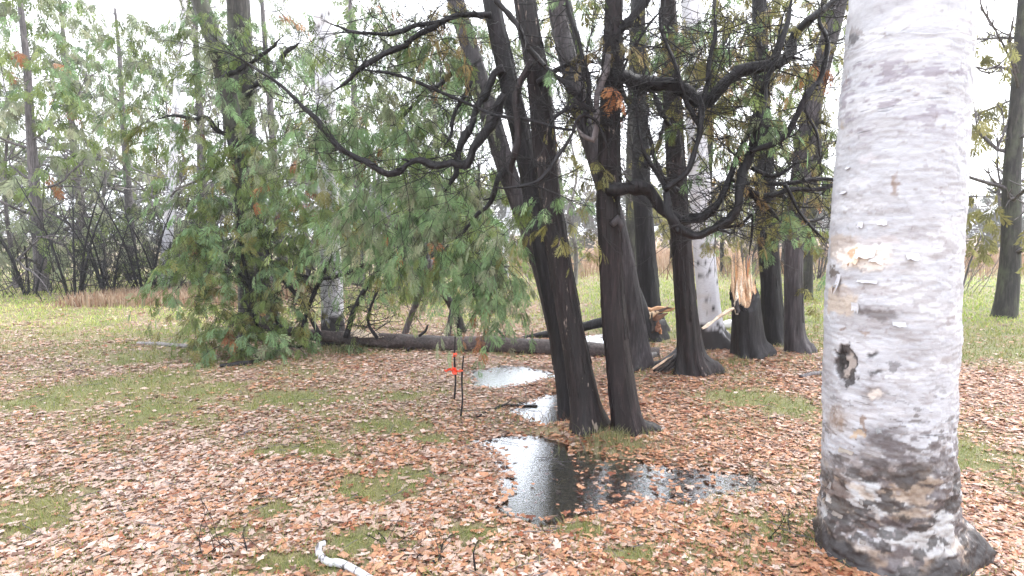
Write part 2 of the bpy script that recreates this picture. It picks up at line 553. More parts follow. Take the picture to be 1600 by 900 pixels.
def build_ground():
    def axis(a, b, s, lo, hi, g=1.22):
        v = list(np.arange(a, b, s))
        d = s
        while v[-1] < hi:
            d *= g; v.append(v[-1] + d)
        d = s
        while v[0] > lo:
            d *= g; v.insert(0, v[0] - d)
        return np.array(v)
    xs, ys = axis(-6.0, 5.5, .06, -900, 900), axis(2.0, 10, .055, -60, 1500)
    X, Y = np.meshgrid(xs, ys)
    Z = H(X, Y)
    g = green(X, Y)
    p = np.stack([X, Y, 0 * X], -1)
    k = fbm(p * 2.5, 51, 3)[..., None]
    brown = np.array([.26, .165, .12]) * (1 - k) + np.array([.36, .25, .195]) * k
    grs = np.array([.115, .135, .040]) * (1 - k) + np.array([.19, .175, .062]) * k
    col = brown * (1 - g[..., None]) + grs * g[..., None]
    wet = smooth(-.15, .08, pud(X.ravel(), Y.ravel()).reshape(X.shape))[..., None]
    col = col * (1 - wet) + wet * np.array([.21, .175, .11])
    field = smooth(22, 27, Y)[..., None] * smooth(-8, 0, X)[..., None]
    col = col * (1 - field) + field * np.array([.30, .19, .11])
    geo = Geo()
    ny, nx = X.shape
    i, j = np.meshgrid(np.arange(ny - 1), np.arange(nx - 1), indexing='ij')
    q = np.stack([i * nx + j, i * nx + j + 1, (i + 1) * nx + j + 1, (i + 1) * nx + j], -1).reshape(-1, 4)
    geo.add(np.stack([X, Y, Z], -1).reshape(-1, 3), q, None, col.reshape(-1, 3))
    tag(geo.build('ground', M['ground']), kind='structure')
build_ground()

for P in PW:
    c = P.mean(0)
    S = spline(np.c_[np.vstack([P, P[:1]]), np.zeros(len(P) + 1)], .1)[:-1, :2]
    d = S - c
    S = S + d / np.linalg.norm(d, axis=1)[:, None] * .16
    n = len(S)
    if np.sum(S[:, 0] * np.roll(S[:, 1], -1) - np.roll(S[:, 0], -1) * S[:, 1]) < 0:
        S = S[::-1]                      # faces upwards
    geo = Geo()
    geo.add(np.vstack([np.c_[S, np.full(n, -.008)], [[c[0], c[1], -.008]]]), None, [(n, k, (k + 1) % n) for k in range(n)])
    tag(geo.build('puddle', M['water'], None, (c[0], c[1], -.008), False), kind='structure')

# ------------------------------------------------------------------ foliage sprays
def spray_template(nf, sub, seed, wid=.026):
    """flat fan of scale leaves along +X, unit length; quads of 4 points"""
    rs = np.random.RandomState(seed)
    V = []
    def finger(o, ang, L, w):
        d = np.array([math.cos(ang), math.sin(ang)]); nrm = np.array([-d[1], d[0]])
        bend = rs.uniform(-.12, .12) * L
        for a in (o, o + d * L * .55 + nrm * (w + bend * .5), o + d * L + nrm * bend, o + d * L * .55 - nrm * (w - bend * .5)):
            V.append((a[0], a[1], -.22 * a[0] ** 2 + rs.uniform(-.02, .02) - .1 * abs(a[1])))
    finger(np.zeros(2), 0, 1.0, wid * .6)
    for k in range(nf):
        t = .12 + .8 * k / nf
        for s in (-1, 1):
            L = (.54 * (1 - t) ** .8 + .12) * rs.uniform(.7, 1.15) * (1 if t > .2 else .75)
            o = np.array([t + rs.uniform(-.03, .03), 0])
            an = s * rs.uniform(.48, .80)
            finger(o, an, L, wid)
            for q in range(sub):
                u = .3 + .5 * q / max(1, sub)
                finger(o + np.array([math.cos(an), math.sin(an)]) * L * u, an + rs.choice([-1, 1]) * rs.uniform(.4, .7), L * rs.uniform(.35, .5), wid * .85)
    return np.array(V)
SPR = {'hi': [spray_template(11, 1, s, .0185) for s in range(6)], 'mid': [spray_template(8, 1, s + 20, .023) for s in range(6)], 'lo': [spray_template(7, 0, s + 40, .046) for s in range(6)]}
# greens: base colours (lightness varies at random from spray to spray)
PAL = {
    'blue': [(.105, .170, .108), (.130, .205, .125), (.090, .145, .090), (.150, .205, .140)],
    'green': [(.090, .130, .050), (.115, .150, .062), (.075, .110, .042), (.130, .160, .078)],
    'olive': [(.120, .115, .045), (.140, .130, .060), (.095, .095, .038), (.150, .150, .072)],
    'brown': [(.150, .115, .060), (.140, .122, .062), (.170, .140, .082), (.155, .105, .060)],
    'pale': [(.135, .160, .128), (.155, .178, .145), (.115, .142, .108), (.165, .172, .150)],
    'rust': [(.20, .085, .045), (.17, .075, .045), (.24, .13, .08)],
}
MIX = {'left': ('blue', 'green', 'pale', 'blue', 'green'), 'low': ('green', 'olive', 'green', 'blue'), 'right': ('olive', 'green', 'olive', 'brown', 'blue'),
       'front': ('blue', 'pale', 'blue'), 'far': ('pale', 'pale', 'green'), 'rust': ('rust',), 'bright': ('green', 'blue'), 'olive': ('olive',), 'tan': ('brown',)}

def place_sprays(geo, pos, d, nrm, size, col, lod, rs):
    d = d / (np.linalg.norm(d, axis=1)[:, None] + 1e-9)
    nrm = nrm - d * np.sum(nrm * d, 1)[:, None]
    nrm /= np.linalg.norm(nrm, axis=1)[:, None] + 1e-9
    b = np.cross(nrm, d)
    which = rs.randint(0, 6, len(pos))
    for k in range(6):
        m = which == k
        if not m.any():
            continue
        T = SPR[lod][k]
        v = pos[m][:, None] + size[m][:, None, None] * (T[None, :, :1] * d[m][:, None] + T[None, :, 1:2] * b[m][:, None] + T[None, :, 2:3] * nrm[m][:, None])
        n = v.shape[0] * v.shape[1]
        c = np.repeat(col[m], v.shape[1], 0)
        geo.add(v.reshape(-1, 3), np.arange(n).reshape(-1, 4), None, c)

def boughlets(gf, gt, starts, dirs, L, size, pal, lod, rs, nspray=8, droop=.5, tw=.003, rust=.006):
    """from each start a drooping twig carrying sprays on both sides"""
    n = len(starts)
    dirs = dirs / (np.linalg.norm(dirs, axis=1)[:, None] + 1e-9)
    P, D, N, S, C = [], [], [], [], []
    names = MIX[pal]
    pick = [PAL[names[rs.randint(len(names))]] for _ in range(n)]
    isr = rs.rand(n) < rust
    for k in range(n):
        Lk = L[k]
        t = np.linspace(0, 1, 5)
        side = np.cross(dirs[k], [0, 0, 1.0]); side /= np.linalg.norm(side) + 1e-9
        curve = starts[k] + np.outer(t, dirs[k]) * Lk + np.outer(-droop * t ** 2 * Lk, [0, 0, 1]) + np.outer(np.sin(t * 3) * Lk * rs.uniform(-.15, .15), side)
        if gt is not None:
            tube(gt, curve, np.linspace(tw, tw * .4, 5), 3, cap=False)
        m = nspray
        u = np.sort(rs.uniform(.1, 1, m)); u[-1] = 1
        p = np.stack([np.interp(u, t, curve[:, a]) for a in range(3)], 1)
        tang = curve[-1] - curve[-2]; tang /= np.linalg.norm(tang) + 1e-9
        sg = np.where(np.arange(m) % 2, 1, -1) * (u < 1)
        d = tang[None] * .8 + sg[:, None] * side[None] * .5 + rs.normal(0, .22, (m, 3)) + np.array([0, 0, -.32])
        nn = np.cross(side, tang)[None] + rs.normal(0, .45, (m, 3))
        P.append(p); D.append(d); N.append(nn); S.append(size * rs.uniform(.55, 1.15, m))
        pc = PAL['rust'] if isr[k] else pick[k]
        c = np.array([pc[rs.randint(len(pc))] for _ in range(m)]) * rs.uniform(.65, 1.6, (m, 1)) * np.array([1.6, 1.56, 1.18])
        C.append(c)
    place_sprays(gf, np.concatenate(P), np.concatenate(D), np.concatenate(N), np.concatenate(S), np.concatenate(C), lod, rs)

def cluster(gf, gt, px, py, Y, rx, ry, n, pal, size=.17, lean=(0, 0, 0), lod='mid', seed=0, depth=None, rust=.010, droop=.5, nspray=8):
    rs = np.random.RandomState(seed + int(px * 7 + py * 13))
    n = max(2, int(n * .82))
    c = W(px, py, Y)
    s = Y / FPX
    off = rs.normal(0, .5, (n, 3)) * np.array([rx * s, depth if depth else (rx + ry) * .5 * s, ry * s])
    st = c + off
    a = rs.rand(n) * 6.28
    d = np.stack([np.cos(a), np.sin(a) * .7, rs.uniform(-.5, .25, n)], 1) + np.array(lean) + off / (np.linalg.norm(off, axis=1)[:, None] + 1e-6) * .3
    L = size * rs.uniform(1.4, 3.0, n)
    keep = st[:, 2] > .12
    st, d, L = st[keep], d[keep], L[keep]
    if len(st):
        boughlets(gf, gt, st, d, L, size, pal, lod, rs, nspray, droop, rust=rust)

def twigs_from(gt, S, n, rs, lmin=.25, lmax=.8, r=.004, up=.2, levels=2, bias=(0, 0, 0), t0=.1):
    """thin bare side twigs along a limb; S rows (x, y, z, r)"""
    for _ in range(int(n * 2.8)):
        i = rs.randint(int(len(S) * t0), len(S))
        p = S[i, :3]
        a = rs.normal(0, 1, 3) * np.array([1, .7, .6]) + np.array(bias); a /= np.linalg.norm(a) + 1e-9
        L = rs.uniform(lmin, lmax)
        rr = min(r * rs.uniform(.7, 1.4), max(S[i, 3] * .6, .0015))
        twig(gt, p, a, L, rr, rs, up, levels)

def twig(gt, p, a, L, r, rs, up, levels):
    m = 7 if levels > 2 else (6 if levels == 2 else 4)
    pts = [np.array(p)]
    d = np.array(a, float)
    for k in range(m - 1):
        d = d + rs.normal(0, .2, 3) + np.array([0, 0, up * .35])
        d /= np.linalg.norm(d)
        pts.append(pts[-1] + d * L / (m - 1))
    pts = np.array(pts)
    tube(gt, pts, np.linspace(r, r * .35, m), 4 if levels > 2 or r > .006 else 3, cap=False)
    if levels > 1:
        for _ in range(rs.randint(2, 5)):
            i = rs.randint(1, m - 1)
            b = (pts[i + 1] - pts[i]); b /= np.linalg.norm(b) + 1e-9
            b = b + rs.normal(0, .6, 3)
            b /= np.linalg.norm(b)
            twig(gt, pts[i], b, L * rs.uniform(.3, .6), r * .6, rs, up, levels - 1)

# ------------------------------------------------------------------ trees of the clump
def px_trunk(L, Y, top_z=8.0, top_r=.5):
    """pixel rows from the ground up; adds a foot in the soil and the length above the frame"""
    C = pxcurve(L, Y)
    gz = float(H(C[0, 0], C[0, 1]))
    foot = C[0].copy(); foot[2] = gz - .12
    C[0, 2] = gz + .0
    rows = [foot] + list(C)
    a, b = C[-2], C[-1]
    if top_z:
        d = (b[:3] - a[:3]) / max(b[2] - a[2], .05)
        n = 3
        for k in range(1, n + 1):
            z = b[2] + (top_z - b[2]) * k / n
            p = b[:3] + d * (z - b[2]) * .8
            p[2] = z
            rows.append(np.append(p, b[3] * (1 - (1 - top_r) * k / n)))
    return np.array(rows), gz

class Tree:
    def __init__(s, name, label, cat, L, Y, bark, group=None, top_z=8.0, seed=1, twig_mat='branch', **kw):
        C, gz = px_trunk(L, Y, top_z)
        s.base = (C[1, 0], C[1, 1], gz)
        s.o = thing(name, label, cat, s.base, group)
        g = Geo()
        s.S, s.V = trunk(g, C, seed=seed, z0=gz, **kw)
        s.trunk = g.build('trunk', M[bark], s.o, s.base)
        s.bark, s.twm, s.Y = bark, twig_mat, Y
        s.gf, s.gt = Geo(), Geo()
        s.rs = np.random.RandomState(seed)
    def limb(s, L, Y, mat=None, ntw=0, step=.035, rough=.16, sides=10, name='limb', **kw):
        S = spline(pxcurve(L, Y), step)
        q = np.cumsum(s.rs.normal(0, 1, (len(S), 3)), 0)
        w = np.ones(5) / 5
        q = np.stack([np.convolve(q[:, k], w, 'same') - np.convolve(q[:, k], np.ones(15) / 15, 'same') for k in range(3)], 1) if len(S) > 15 else 0 * q
        S[:, :3] += np.clip(q, -1.6, 1.6) * S[:, 3:4] * .8
        S[:, 3] *= 1 + .16 * s.rs.normal(0, 1, len(S)).clip(-1, 1.6) * (s.rs.rand(len(S)) < .4)
        S[:, 3] *= 1 - .75 * smooth(.82, 1, np.linspace(0, 1, len(S)))
        S[:, 3] = np.maximum(S[:, 3], .0025)
        g = Geo()
        tube(g, S[:, :3], S[:, 3], sides, rough, s.rs.randint(9999))
        if ntw and L[0][2] >= 8:
            for _ in range(int(len(S) / 7)):
                i = s.rs.randint(3, len(S) - 2)
                if S[i, 3] > .008:
                    dd = s.rs.normal(0, 1, 3); dd /= np.linalg.norm(dd)
                    q0 = S[i, :3]; ln = S[i, 3] * s.rs.uniform(1.6, 4)
                    tube(g, np.array([q0, q0 + dd * ln * .6, q0 + dd * ln + s.rs.normal(0, .006, 3)]), np.array([S[i, 3] * .5, S[i, 3] * .38, S[i, 3] * .22]), 6)
        if ntw:
            twigs_from(s.gt, S, ntw, s.rs, **kw)
        g.build(name, M[mat or 'branch'], s.o, s.base)
        return S
    def cl(s, *a, **k):
        cluster(s.gf, s.gt, *a, seed=s.rs.randint(9999), **k)
    def crown_above(s, n, z0, z1, rad, pal='olive', size=.24):
        """the boughs above the frame"""
        rs = s.rs
        n = n // 2
        z = rs.uniform(z0, z1, n)
        c = np.stack([np.interp(z, s.S[:, 2], s.S[:, k]) for k in range(3)], 1)
        a = rs.rand(n) * 6.28
        r = rad * rs.uniform(.15, 1, n)
        st = c + np.stack([np.cos(a) * r, np.sin(a) * r, 0 * a], 1)
        d = np.stack([np.cos(a), np.sin(a), rs.uniform(-.4, .2, n)], 1)
        boughlets(s.gf, s.gt, st, d, size * rs.uniform(1.5, 3, n), size, pal, 'lo', rs, 6)
    def done(s):
        if s.gt.n:
            tag(s.gt.build('twigs', M[s.twm], s.o, s.base), kind='stuff')
        if s.gf.n:
            tag(s.gf.build('foliage', M['foliage'], s.o, s.base, False), kind='stuff')

CL = 'cedars standing in the clump by the puddle'
YA = 4.5
A = Tree('cedar_tree', 'thickest dark cedar with pale bark flecks, left trunk of the pair beside the puddle', 'tree',
         [(918, 684, 52), (915, 640, 46), (905, 580, 41), (890, 500, 37), (876, 420, 36), (864, 340, 34), (854, 267, 33), (848, 200, 34), (837, 100, 32), (820, 0, 32)], YA, 'cedar', CL, seed=11, strips=160, ridge=.05, flare=.45, lobes=4)
A.limb([(828, 95, 12), (817, 117, 11), (808, 160, 10), (807, 200, 10), (803, 267, 8), (800, 300, 5)], 4.35, 'cedar_red', 3)
A.limb([(840, 130, 9), (870, 110, 8), (905, 95, 7), (935, 100, 5)], 4.4, None, 4)
A.cl(850, 312, 4.1, 22, 16, 7, 'bright', size=.13, lod='hi', rust=0)
A.cl(862, 352, 4.15, 26, 12, 6, 'olive', size=.12, lod='hi', lean=(-.6, 0, -.2), rust=0)
A.cl(800, 345, 4.3, 30, 14, 5, 'front', size=.13, lod='hi', rust=0)
A.crown_above(36, 4.1, 7.5, 1.1)
A.done()

A2 = Tree('cedar_tree', 'slim black cedar stem leaning left just behind the thickest trunk', 'tree',
          [(893, 640, 34), (880, 560, 33), (866, 480, 32), (850, 400, 31), (836, 320, 31), (824, 250, 31), (812, 200, 30), (798, 140, 29), (782, 70, 28), (768, 0, 26)], 5.0, 'cedar_plain', CL, seed=12, strips=70, flare=.35)
A2.limb([(793, 147, 13), (780, 163, 14), (760, 197, 14), (740, 233, 13), (730, 260, 13), (700, 259, 11), (677, 261, 12), (650, 254, 10), (617, 267, 10), (588, 262, 9), (560, 250, 9), (538, 234, 9), (508, 208, 9), (494, 188, 8), (470, 163, 6), (440, 136, 5), (400, 106, 4), (350, 80, 3), (300, 62, 2)], 4.8, None, 34, lmax=.7)
A2.limb([(784, 112, 13), (767, 117, 12), (757, 140, 12), (747, 177, 11), (730, 220, 11), (713, 256, 9), (690, 300, 6)], 4.9, None, 10)
A2.limb([(770, 20, 9), (735, 24, 9), (693, 33, 9), (650, 60, 8), (600, 87, 8), (560, 110, 8), (536, 126, 6), (505, 150, 4)], 4.9, None, 18)
A2.limb([(693, 33, 7), (650, 43, 7), (600, 52, 6), (550, 48, 5), (500, 30, 3)], 4.9, None, 10)
A2.limb([(735, 127, 6), (717, 163, 6), (707, 207, 5), (690, 230, 4)], 5.0, None, 4)
A2.limb([(897, 203, 4, 4.25), (833, 190, 5, 4.3), (787, 183, 5, 4.6), (740, 167, 5, 4.8), (667, 133, 5, 4.9), (600, 113, 4, 4.9), (540, 112, 3, 4.9)], 4.8, None, 12)
for a in [(520, 205, 5.2, 60, 32, 34, 'front'), (500, 160, 5.1, 40, 20, 14, 'front'), (565, 60, 5.4, 70, 40, 26, 'left'), (640, 30, 5.3, 60, 30, 22, 'left'), (690, 100, 5.3, 60, 50, 24, 'left'),
          (600, 180, 5.4, 70, 50, 22, 'left'), (590, 320, 5.2, 70, 40, 34, 'front'), (690, 330, 5.0, 60, 40, 34, 'front'), (640, 275, 5.0, 60, 16, 22, 'front'), (755, 420, 5.0, 46, 44, 36, 'front'),
          (735, 360, 5.1, 50, 36, 24, 'left'), (560, 370, 5.5, 70, 40, 28, 'front'), (650, 400, 5.4, 60, 34, 24, 'low'), (660, 215, 5.3, 60, 30, 16, 'left'), (700, 20, 5.2, 30, 20, 10, 'tan'), (790, 440, 5.0, 22, 25, 10, 'front')]:
    A2.cl(*a, size=.15, lean=(-.35, 0, -.25), lod='hi')
A2.cl(763, 462, 4.9, 10, 5, 4, 'rust', size=.11, lean=(0, 0, -.7), lod='hi')
A2.cl(710, 40, 5.0, 14, 24, 6, 'tan', size=.13, lean=(0, 0, -.7), lod='hi')
A2.crown_above(26, 4.3, 7.5, 1.2, 'left')
A2.done()

A3 = Tree('cedar_tree', 'long grey cedar trunk leaning far left behind the dark pair', 'tree',
          [(890, 590, 26), (872, 530, 26), (858, 470, 26), (843, 410, 27), (830, 370, 27), (808, 310, 28), (790, 260, 29), (772, 200, 29), (757, 150, 28), (742, 100, 27), (727, 50, 26), (712, 0, 25)], 6.4, 'cedar_grey', CL, seed=13, strips=70, flare=.3)
A3.limb([(790, 262, 9), (770, 300, 8), (745, 340, 6), (700, 380, 5)], 6.3, None, 8)
A3.limb([(742, 100, 9), (700, 120, 8), (640, 170, 6), (600, 210, 4)], 6.3, None, 12)
for a in [(620, 110, 7.2, 90, 80, 40, 'far'), (680, 60, 7.2, 80, 60, 30, 'left'), (780, 60, 7.2, 50, 70, 16, 'far'), (610, 210, 7.2, 80, 60, 30, 'left'), (700, 180, 6.8, 80, 70, 26, 'left'), (740, 80, 6.8, 60, 60, 16, 'left'), (650, 230, 7.2, 90, 60, 26, 'far'), (720, 300, 7, 80, 50, 26, 'left')]:
    A3.cl(*a, size=.19)
A3.crown_above(22, 4.2, 8, 1.3, 'left')
A3.done()

B = Tree('cedar_tree', 'dark cedar with two long limbs curving right, right trunk of the puddle pair', 'tree',
         [(984, 690, 46), (979, 650, 42), (970, 590, 40), (962, 520, 38), (957, 450, 36), (953, 380, 35), (950, 320, 37), (951, 285, 36), (952, 230, 33), (954, 170, 31), (958, 115, 33), (958, 60, 29), (960, 0, 26)], 4.45, 'cedar_red', CL, seed=14, strips=160, ridge=.06, flare=.34, lobes=5)
B.limb([(956, 122, 22), (980, 118, 22), (1005, 123, 20), (1033, 131, 20), (1067, 141, 21), (1100, 149, 21), (1133, 143, 18), (1167, 120, 18), (1205, 98, 16), (1235, 75, 15), (1265, 32, 13), (1300, 5, 11), (1340, -30, 8)], 4.35, None, 26, sides=14)
B.limb([(952, 295, 22), (975, 292, 20), (1000, 294, 20), (1018, 301, 19), (1035, 325, 17), (1053, 341, 16), (1071, 345, 15), (1100, 332, 14), (1121, 310, 11), (1135, 288, 9), (1150, 255, 8), (1170, 205, 7), (1192, 140, 6), (1215, 70, 5), (1230, 10, 4)], 4.3, None, 22, sides=14)
B.limb([(1039, 299, 10), (1043, 327, 13), (1057, 350, 15), (1075, 369, 15), (1092, 373, 13), (1121, 357, 13), (1149, 322, 14), (1163, 285, 14), (1174, 242, 13), (1178, 189, 12), (1186, 160, 11), (1206, 116, 10), (1225, 50, 8), (1235, 0, 7), (1240, -40, 5)], 4.2, None, 26, sides=12)
B.limb([(1174, 236, 9), (1192, 228, 9), (1213, 217, 9), (1242, 192, 9), (1260, 164, 9), (1274, 136, 9), (1283, 103, 8), (1288, 67, 7), (1283, 33, 7), (1283, 0, 6)], 4.15, None, 14)
B.limb([(1039, 299, 9), (1071, 267, 9), (1085, 235, 8), (1094, 203, 9), (1100, 164, 8), (1107, 100, 7), (1117, 50, 6), (1122, 0, 6)], 4.2, None, 16)
B.limb([(1094, 203, 7), (1075, 168, 7), (1068, 136, 7), (1053, 100, 6), (1035, 50, 5), (1030, 0, 4)], 4.2, None, 12)
B.limb([(1040, 300, 7), (1021, 260, 7), (1004, 232, 6), (997, 180, 4), (990, 120, 3)], 4.25, None, 8)
B.limb([(1165, 297, 8), (1190, 303, 8), (1213, 303, 8), (1256, 299, 7), (1298, 288, 6), (1340, 270, 4)], 4.25, None, 8)
B.limb([(1142, 281, 6), (1170, 283, 7), (1213, 286, 7), (1250, 285, 7), (1291, 280, 6), (1330, 285, 4)], 4.3, None, 8)
B.limb([(1174, 262, 6), (1206, 275, 7), (1227, 268, 6), (1247, 250, 4)], 4.25, None, 5)
B.limb([(1167, 297, 9), (1183, 310, 9), (1203, 327, 7), (1222, 350, 3)], 4.3, None, 5)
B.limb([(1227, 288, 5), (1236, 305, 5), (1249, 331, 5), (1268, 355, 4), (1290, 376, 4)], 4.2, None, 4)
B.limb([(1118, 358, 4), (1142, 354, 5), (1160, 349, 5), (1174, 335, 4), (1178, 365, 4), (1172, 400, 3)], 4.4, None, 6)
B.limb([(1256, 168, 4), (1266, 188, 4), (1277, 210, 4), (1281, 245, 3)], 4.1, None, 2)
B.limb([(773, -5, 8), (800, 30, 8), (827, 73, 8), (853, 103, 8), (883, 133, 9), (912, 162, 9), (935, 172, 8), (952, 178, 8)], 4.2, None, 10)
B.limb([(950, 87, 9), (944, 120, 10), (937, 150, 10), (931, 187, 10), (925, 212, 10), (910, 203, 9), (900, 190, 5)], 4.2, 'branch_grey', 2)
B.limb([(925, 212, 9), (913, 190, 8), (916, 150, 8), (917, 125, 8), (913, 98, 7), (900, 50, 6), (887, 10, 6), (880, -30, 5)], 4.2, None, 8)
B.limb([(950, 230, 4), (930, 190, 4), (907, 182, 5), (893, 213, 5), (867, 247, 6), (850, 272, 6), (833, 287, 5), (787, 297, 4), (760, 290, 3)], 4.15, None, 8)
B.limb([(956, 60, 9), (985, 30, 12), (1005, 5, 13), (1030, -30, 12)], 4.4, None, 8)
B.limb([(956, 352, 10), (966, 342, 11), (970, 352, 9), (968, 362, 6)], 4.3, 'cedar_grey', 0, name='branch_stub')
B.limb([(958, 140, 4), (1000, 60, 4), (1040, 10, 3)], 4.3, None, 8)
B.limb([(995, 668, 26), (1012, 670, 22), (1026, 675, 17), (1032, 684, 8)], 4.5, 'cedar_red', 0, name='root')
for a in [(1062, 40, 4.8, 50, 40, 15, 'right'), (1160, 50, 4.9, 60, 50, 18, 'right'), (1250, 110, 4.9, 50, 60, 18, 'right'), (1205, 185, 4.6, 50, 40, 13, 'right'), (1120, 165, 4.6, 40, 24, 9, 'right'),
          (1185, 165, 4.1, 14, 10, 3, 'bright'), (1203, 185, 4.1, 16, 8, 3, 'front'), (1075, 205, 4.5, 26, 26, 7, 'right'), (1135, 262, 4.4, 30, 24, 8, 'right'), (1245, 250, 4.6, 40, 40, 13, 'right'),
          (1260, 330, 4.7, 30, 30, 8, 'right'), (1215, 320, 4.5, 30, 20, 7, 'right'), (1222, 372, 4.6, 12, 16, 4, 'right'), (1130, 110, 4.8, 60, 30, 12, 'right'), (1060, 130, 4.9, 30, 40, 8, 'right'),
          (1288, 90, 4.4, 6, 6, 2, 'rust'), (1020, 55, 4.7, 40, 30, 10, 'right'), (905, 165, 4.3, 12, 10, 3, 'olive'), (945, 135, 4.1, 5, 4, 1, 'rust'), (965, 55, 4.2, 16, 10, 4, 'tan'), (930, 265, 4.4, 18, 12, 4, 'olive'),
          (1110, 320, 4.4, 40, 16, 6, 'right'), (870, 30, 4.6, 50, 30, 10, 'left'), (850, 100, 4.25, 10, 10, 2, 'bright'), (1130, 20, 4.7, 60, 25, 10, 'right'), (1210, 20, 4.7, 60, 25, 10, 'right')]:
    B.cl(*a[:5], int(a[5] * (1.0 if a[5] > 5 else 1.4)), a[6], size=.12, lean=(.1, 0, -.2), lod='hi')
B.crown_above(80, 4.2, 7.5, 1.2, 'right')
B.done()

C1 = Tree('cedar_tree', 'grey topped cedar trunk leaning behind the right trunk of the puddle pair', 'tree',
          [(1000, 568, 42), (993, 520, 34), (985, 460, 31), (974, 400, 30), (960, 340, 29), (945, 290, 29), (930, 240, 29), (915, 195, 29), (900, 145, 28), (888, 95, 28), (876, 45, 26), (868, 0, 25)], 6.6, 'cedar_grey', CL, seed=15, strips=70, flare=.25)
C1.limb([(905, 165, 8), (880, 175, 7), (850, 200, 5), (820, 240, 3)], 6.4, None, 14)
C1.limb([(920, 210, 7), (960, 200, 6), (990, 150, 5), (1000, 100, 3)], 6.8, None, 12)
for a in [(880, 90, 7, 50, 60, 12, 'right'), (905, 250, 7, 36, 50, 10, 'right'), (890, 380, 7, 30, 36, 8, 'olive'), (850, 180, 7.2, 40, 60, 9, 'right')]:
    C1.cl(*a, size=.17)
C1.crown_above(50, 4.2, 8, 1.1, 'olive')
C1.done()

C2 = Tree('cedar_tree', 'leaning dark stem half hidden between the right pair trunk and the straight far cedar', 'tree',
          [(1010, 512, 34), (996, 478, 28), (982, 440, 26), (970, 400, 26), (958, 350, 25), (945, 300, 24), (930, 240, 24)], 8.6, 'cedar_plain', CL, seed=16, top_z=7, flare=.4)
C2.crown_above(40, 4.2, 7, 1.0, 'olive')
C2.done()

D = Tree('cedar_tree', 'straight dark cedar rising behind the broken stump and orange torn wood', 'tree',
         [(1022, 520, 40), (1016, 480, 32), (1011, 420, 30), (1006, 350, 29), (1002, 280, 28), (1001, 200, 24), (999, 100, 22), (997, 0, 20)], 9.3, 'cedar_plain', CL, seed=17, strips=70, flare=.5)
D.limb([(1003, 260, 8), (1030, 220, 7), (1050, 160, 5)], 9.2, None, 12)
D.limb([(1001, 180, 8), (975, 150, 6), (960, 80, 5)], 9.2, None, 12)
for a in [(1000, 60, 9.6, 50, 50, 9, 'olive'), (1020, 230, 9.8, 40, 50, 7, 'olive')]:
    D.cl(*a, size=.22)
D.crown_above(50, 5, 9, 1.1, 'olive')
D.done()

E = Tree('cedar_tree', 'fluted dark cedar with spreading roots standing in front of the white birch', 'tree',
         [(1084, 600, 44), (1079, 560, 36), (1074, 500, 33), (1068, 430, 31), (1063, 360, 30), (1058, 290, 29), (1054, 220, 28), (1050, 150, 26), (1047, 80, 24), (1044, 0, 22)], 6.2, 'cedar_red', CL, seed=18, strips=160, ridge=.09, flare=.5, lobes=6)
E.limb([(1062, 300, 10), (1030, 270, 8), (1015, 220, 6), (1010, 150, 4)], 6.0, None, 12)
E.limb([(1055, 215, 9), (1030, 170, 8), (1010, 110, 6), (1000, 50, 4)], 6.0, None, 12)
E.limb([(1052, 160, 8), (1080, 140, 7), (1120, 90, 6), (1150, 20, 4)], 6.2, None, 12)
for a in [(1040, 100, 6.6, 50, 60, 10, 'right'), (1120, 60, 6.8, 60, 50, 12, 'right'), (1110, 220, 6.8, 50, 40, 8, 'right')]:
    E.cl(*a, size=.16)
E.crown_above(60, 4, 8, 1.2, 'right')
E.done()

Hc = Tree('cedar_tree', 'dark cedar trunk right of the snapped stump, touching a greyer trunk', 'tree',
          [(1212, 545, 40), (1209, 510, 33), (1205, 450, 30), (1200, 380, 30), (1196, 310, 29), (1193, 230, 26), (1190, 150, 24), (1188, 70, 22), (1186, 0, 20)], 8.0, 'cedar_plain', CL, seed=19, strips=70, flare=.4)
Hc.limb([(1200, 330, 8), (1170, 300, 7), (1140, 290, 5), (1110, 300, 3)], 7.8, None, 10)
Hc.limb([(1200, 300, 8), (1235, 320, 6), (1262, 370, 5)], 7.7, None, 8)
for a in [(1080, 90, 8.6, 70, 70, 30, 'right'), (1150, 60, 8.6, 70, 60, 30, 'right'), (1250, 60, 8.6, 70, 60, 24, 'right'), (1150, 205, 8.4, 70, 50, 12, 'right'), (1214, 325, 7.5, 20, 26, 7, 'right'), (1228, 360, 7.4, 20, 22, 6, 'olive'), (1190, 130, 8.2, 60, 80, 24, 'right'), (1140, 180, 8.2, 50, 50, 8, 'right')]:
    Hc.cl(*a[:5], int(a[5] * 0.5), a[6], size=.19)
Hc.crown_above(60, 5, 9, 1.2, 'right')
Hc.done()

I = Tree('cedar_tree', 'smooth grey cedar trunk nearest the big birch, leaning right', 'tree',
         [(1246, 562, 36), (1242, 530, 29), (1240, 470, 27), (1240, 400, 27), (1245, 330, 28), (1253, 260, 28), (1263, 200, 27), (1275, 140, 26), (1290, 80, 25), (1306, 20, 24)], 7.3, 'cedar_grey', CL, seed=20, strips=70, flare=.5)
I.limb([(1262, 215, 8), (1280, 190, 7), (1300, 200, 5)], 7.2, None, 6)
I.limb([(1242, 330, 7), (1260, 345, 6), (1290, 340, 5)], 7.1, None, 6)
for a in [(1270, 170, 7.6, 50, 60, 20, 'right'), (1230, 260, 7.6, 50, 50, 18, 'right'), (1275, 370, 7.4, 20, 30, 8, 'olive'), (1260, 250, 7.0, 40, 40, 12, 'right'), (1230, 120, 7.5, 60, 60, 18, 'right'), (1268, 440, 7.0, 10, 34, 5, 'olive'), (1280, 300, 7.2, 40, 40, 10, 'right'), (1270, 30, 7.5, 50, 40, 10, 'right')]:
    I.cl(*a[:5], int(a[5] * 0.5), a[6], size=.16)
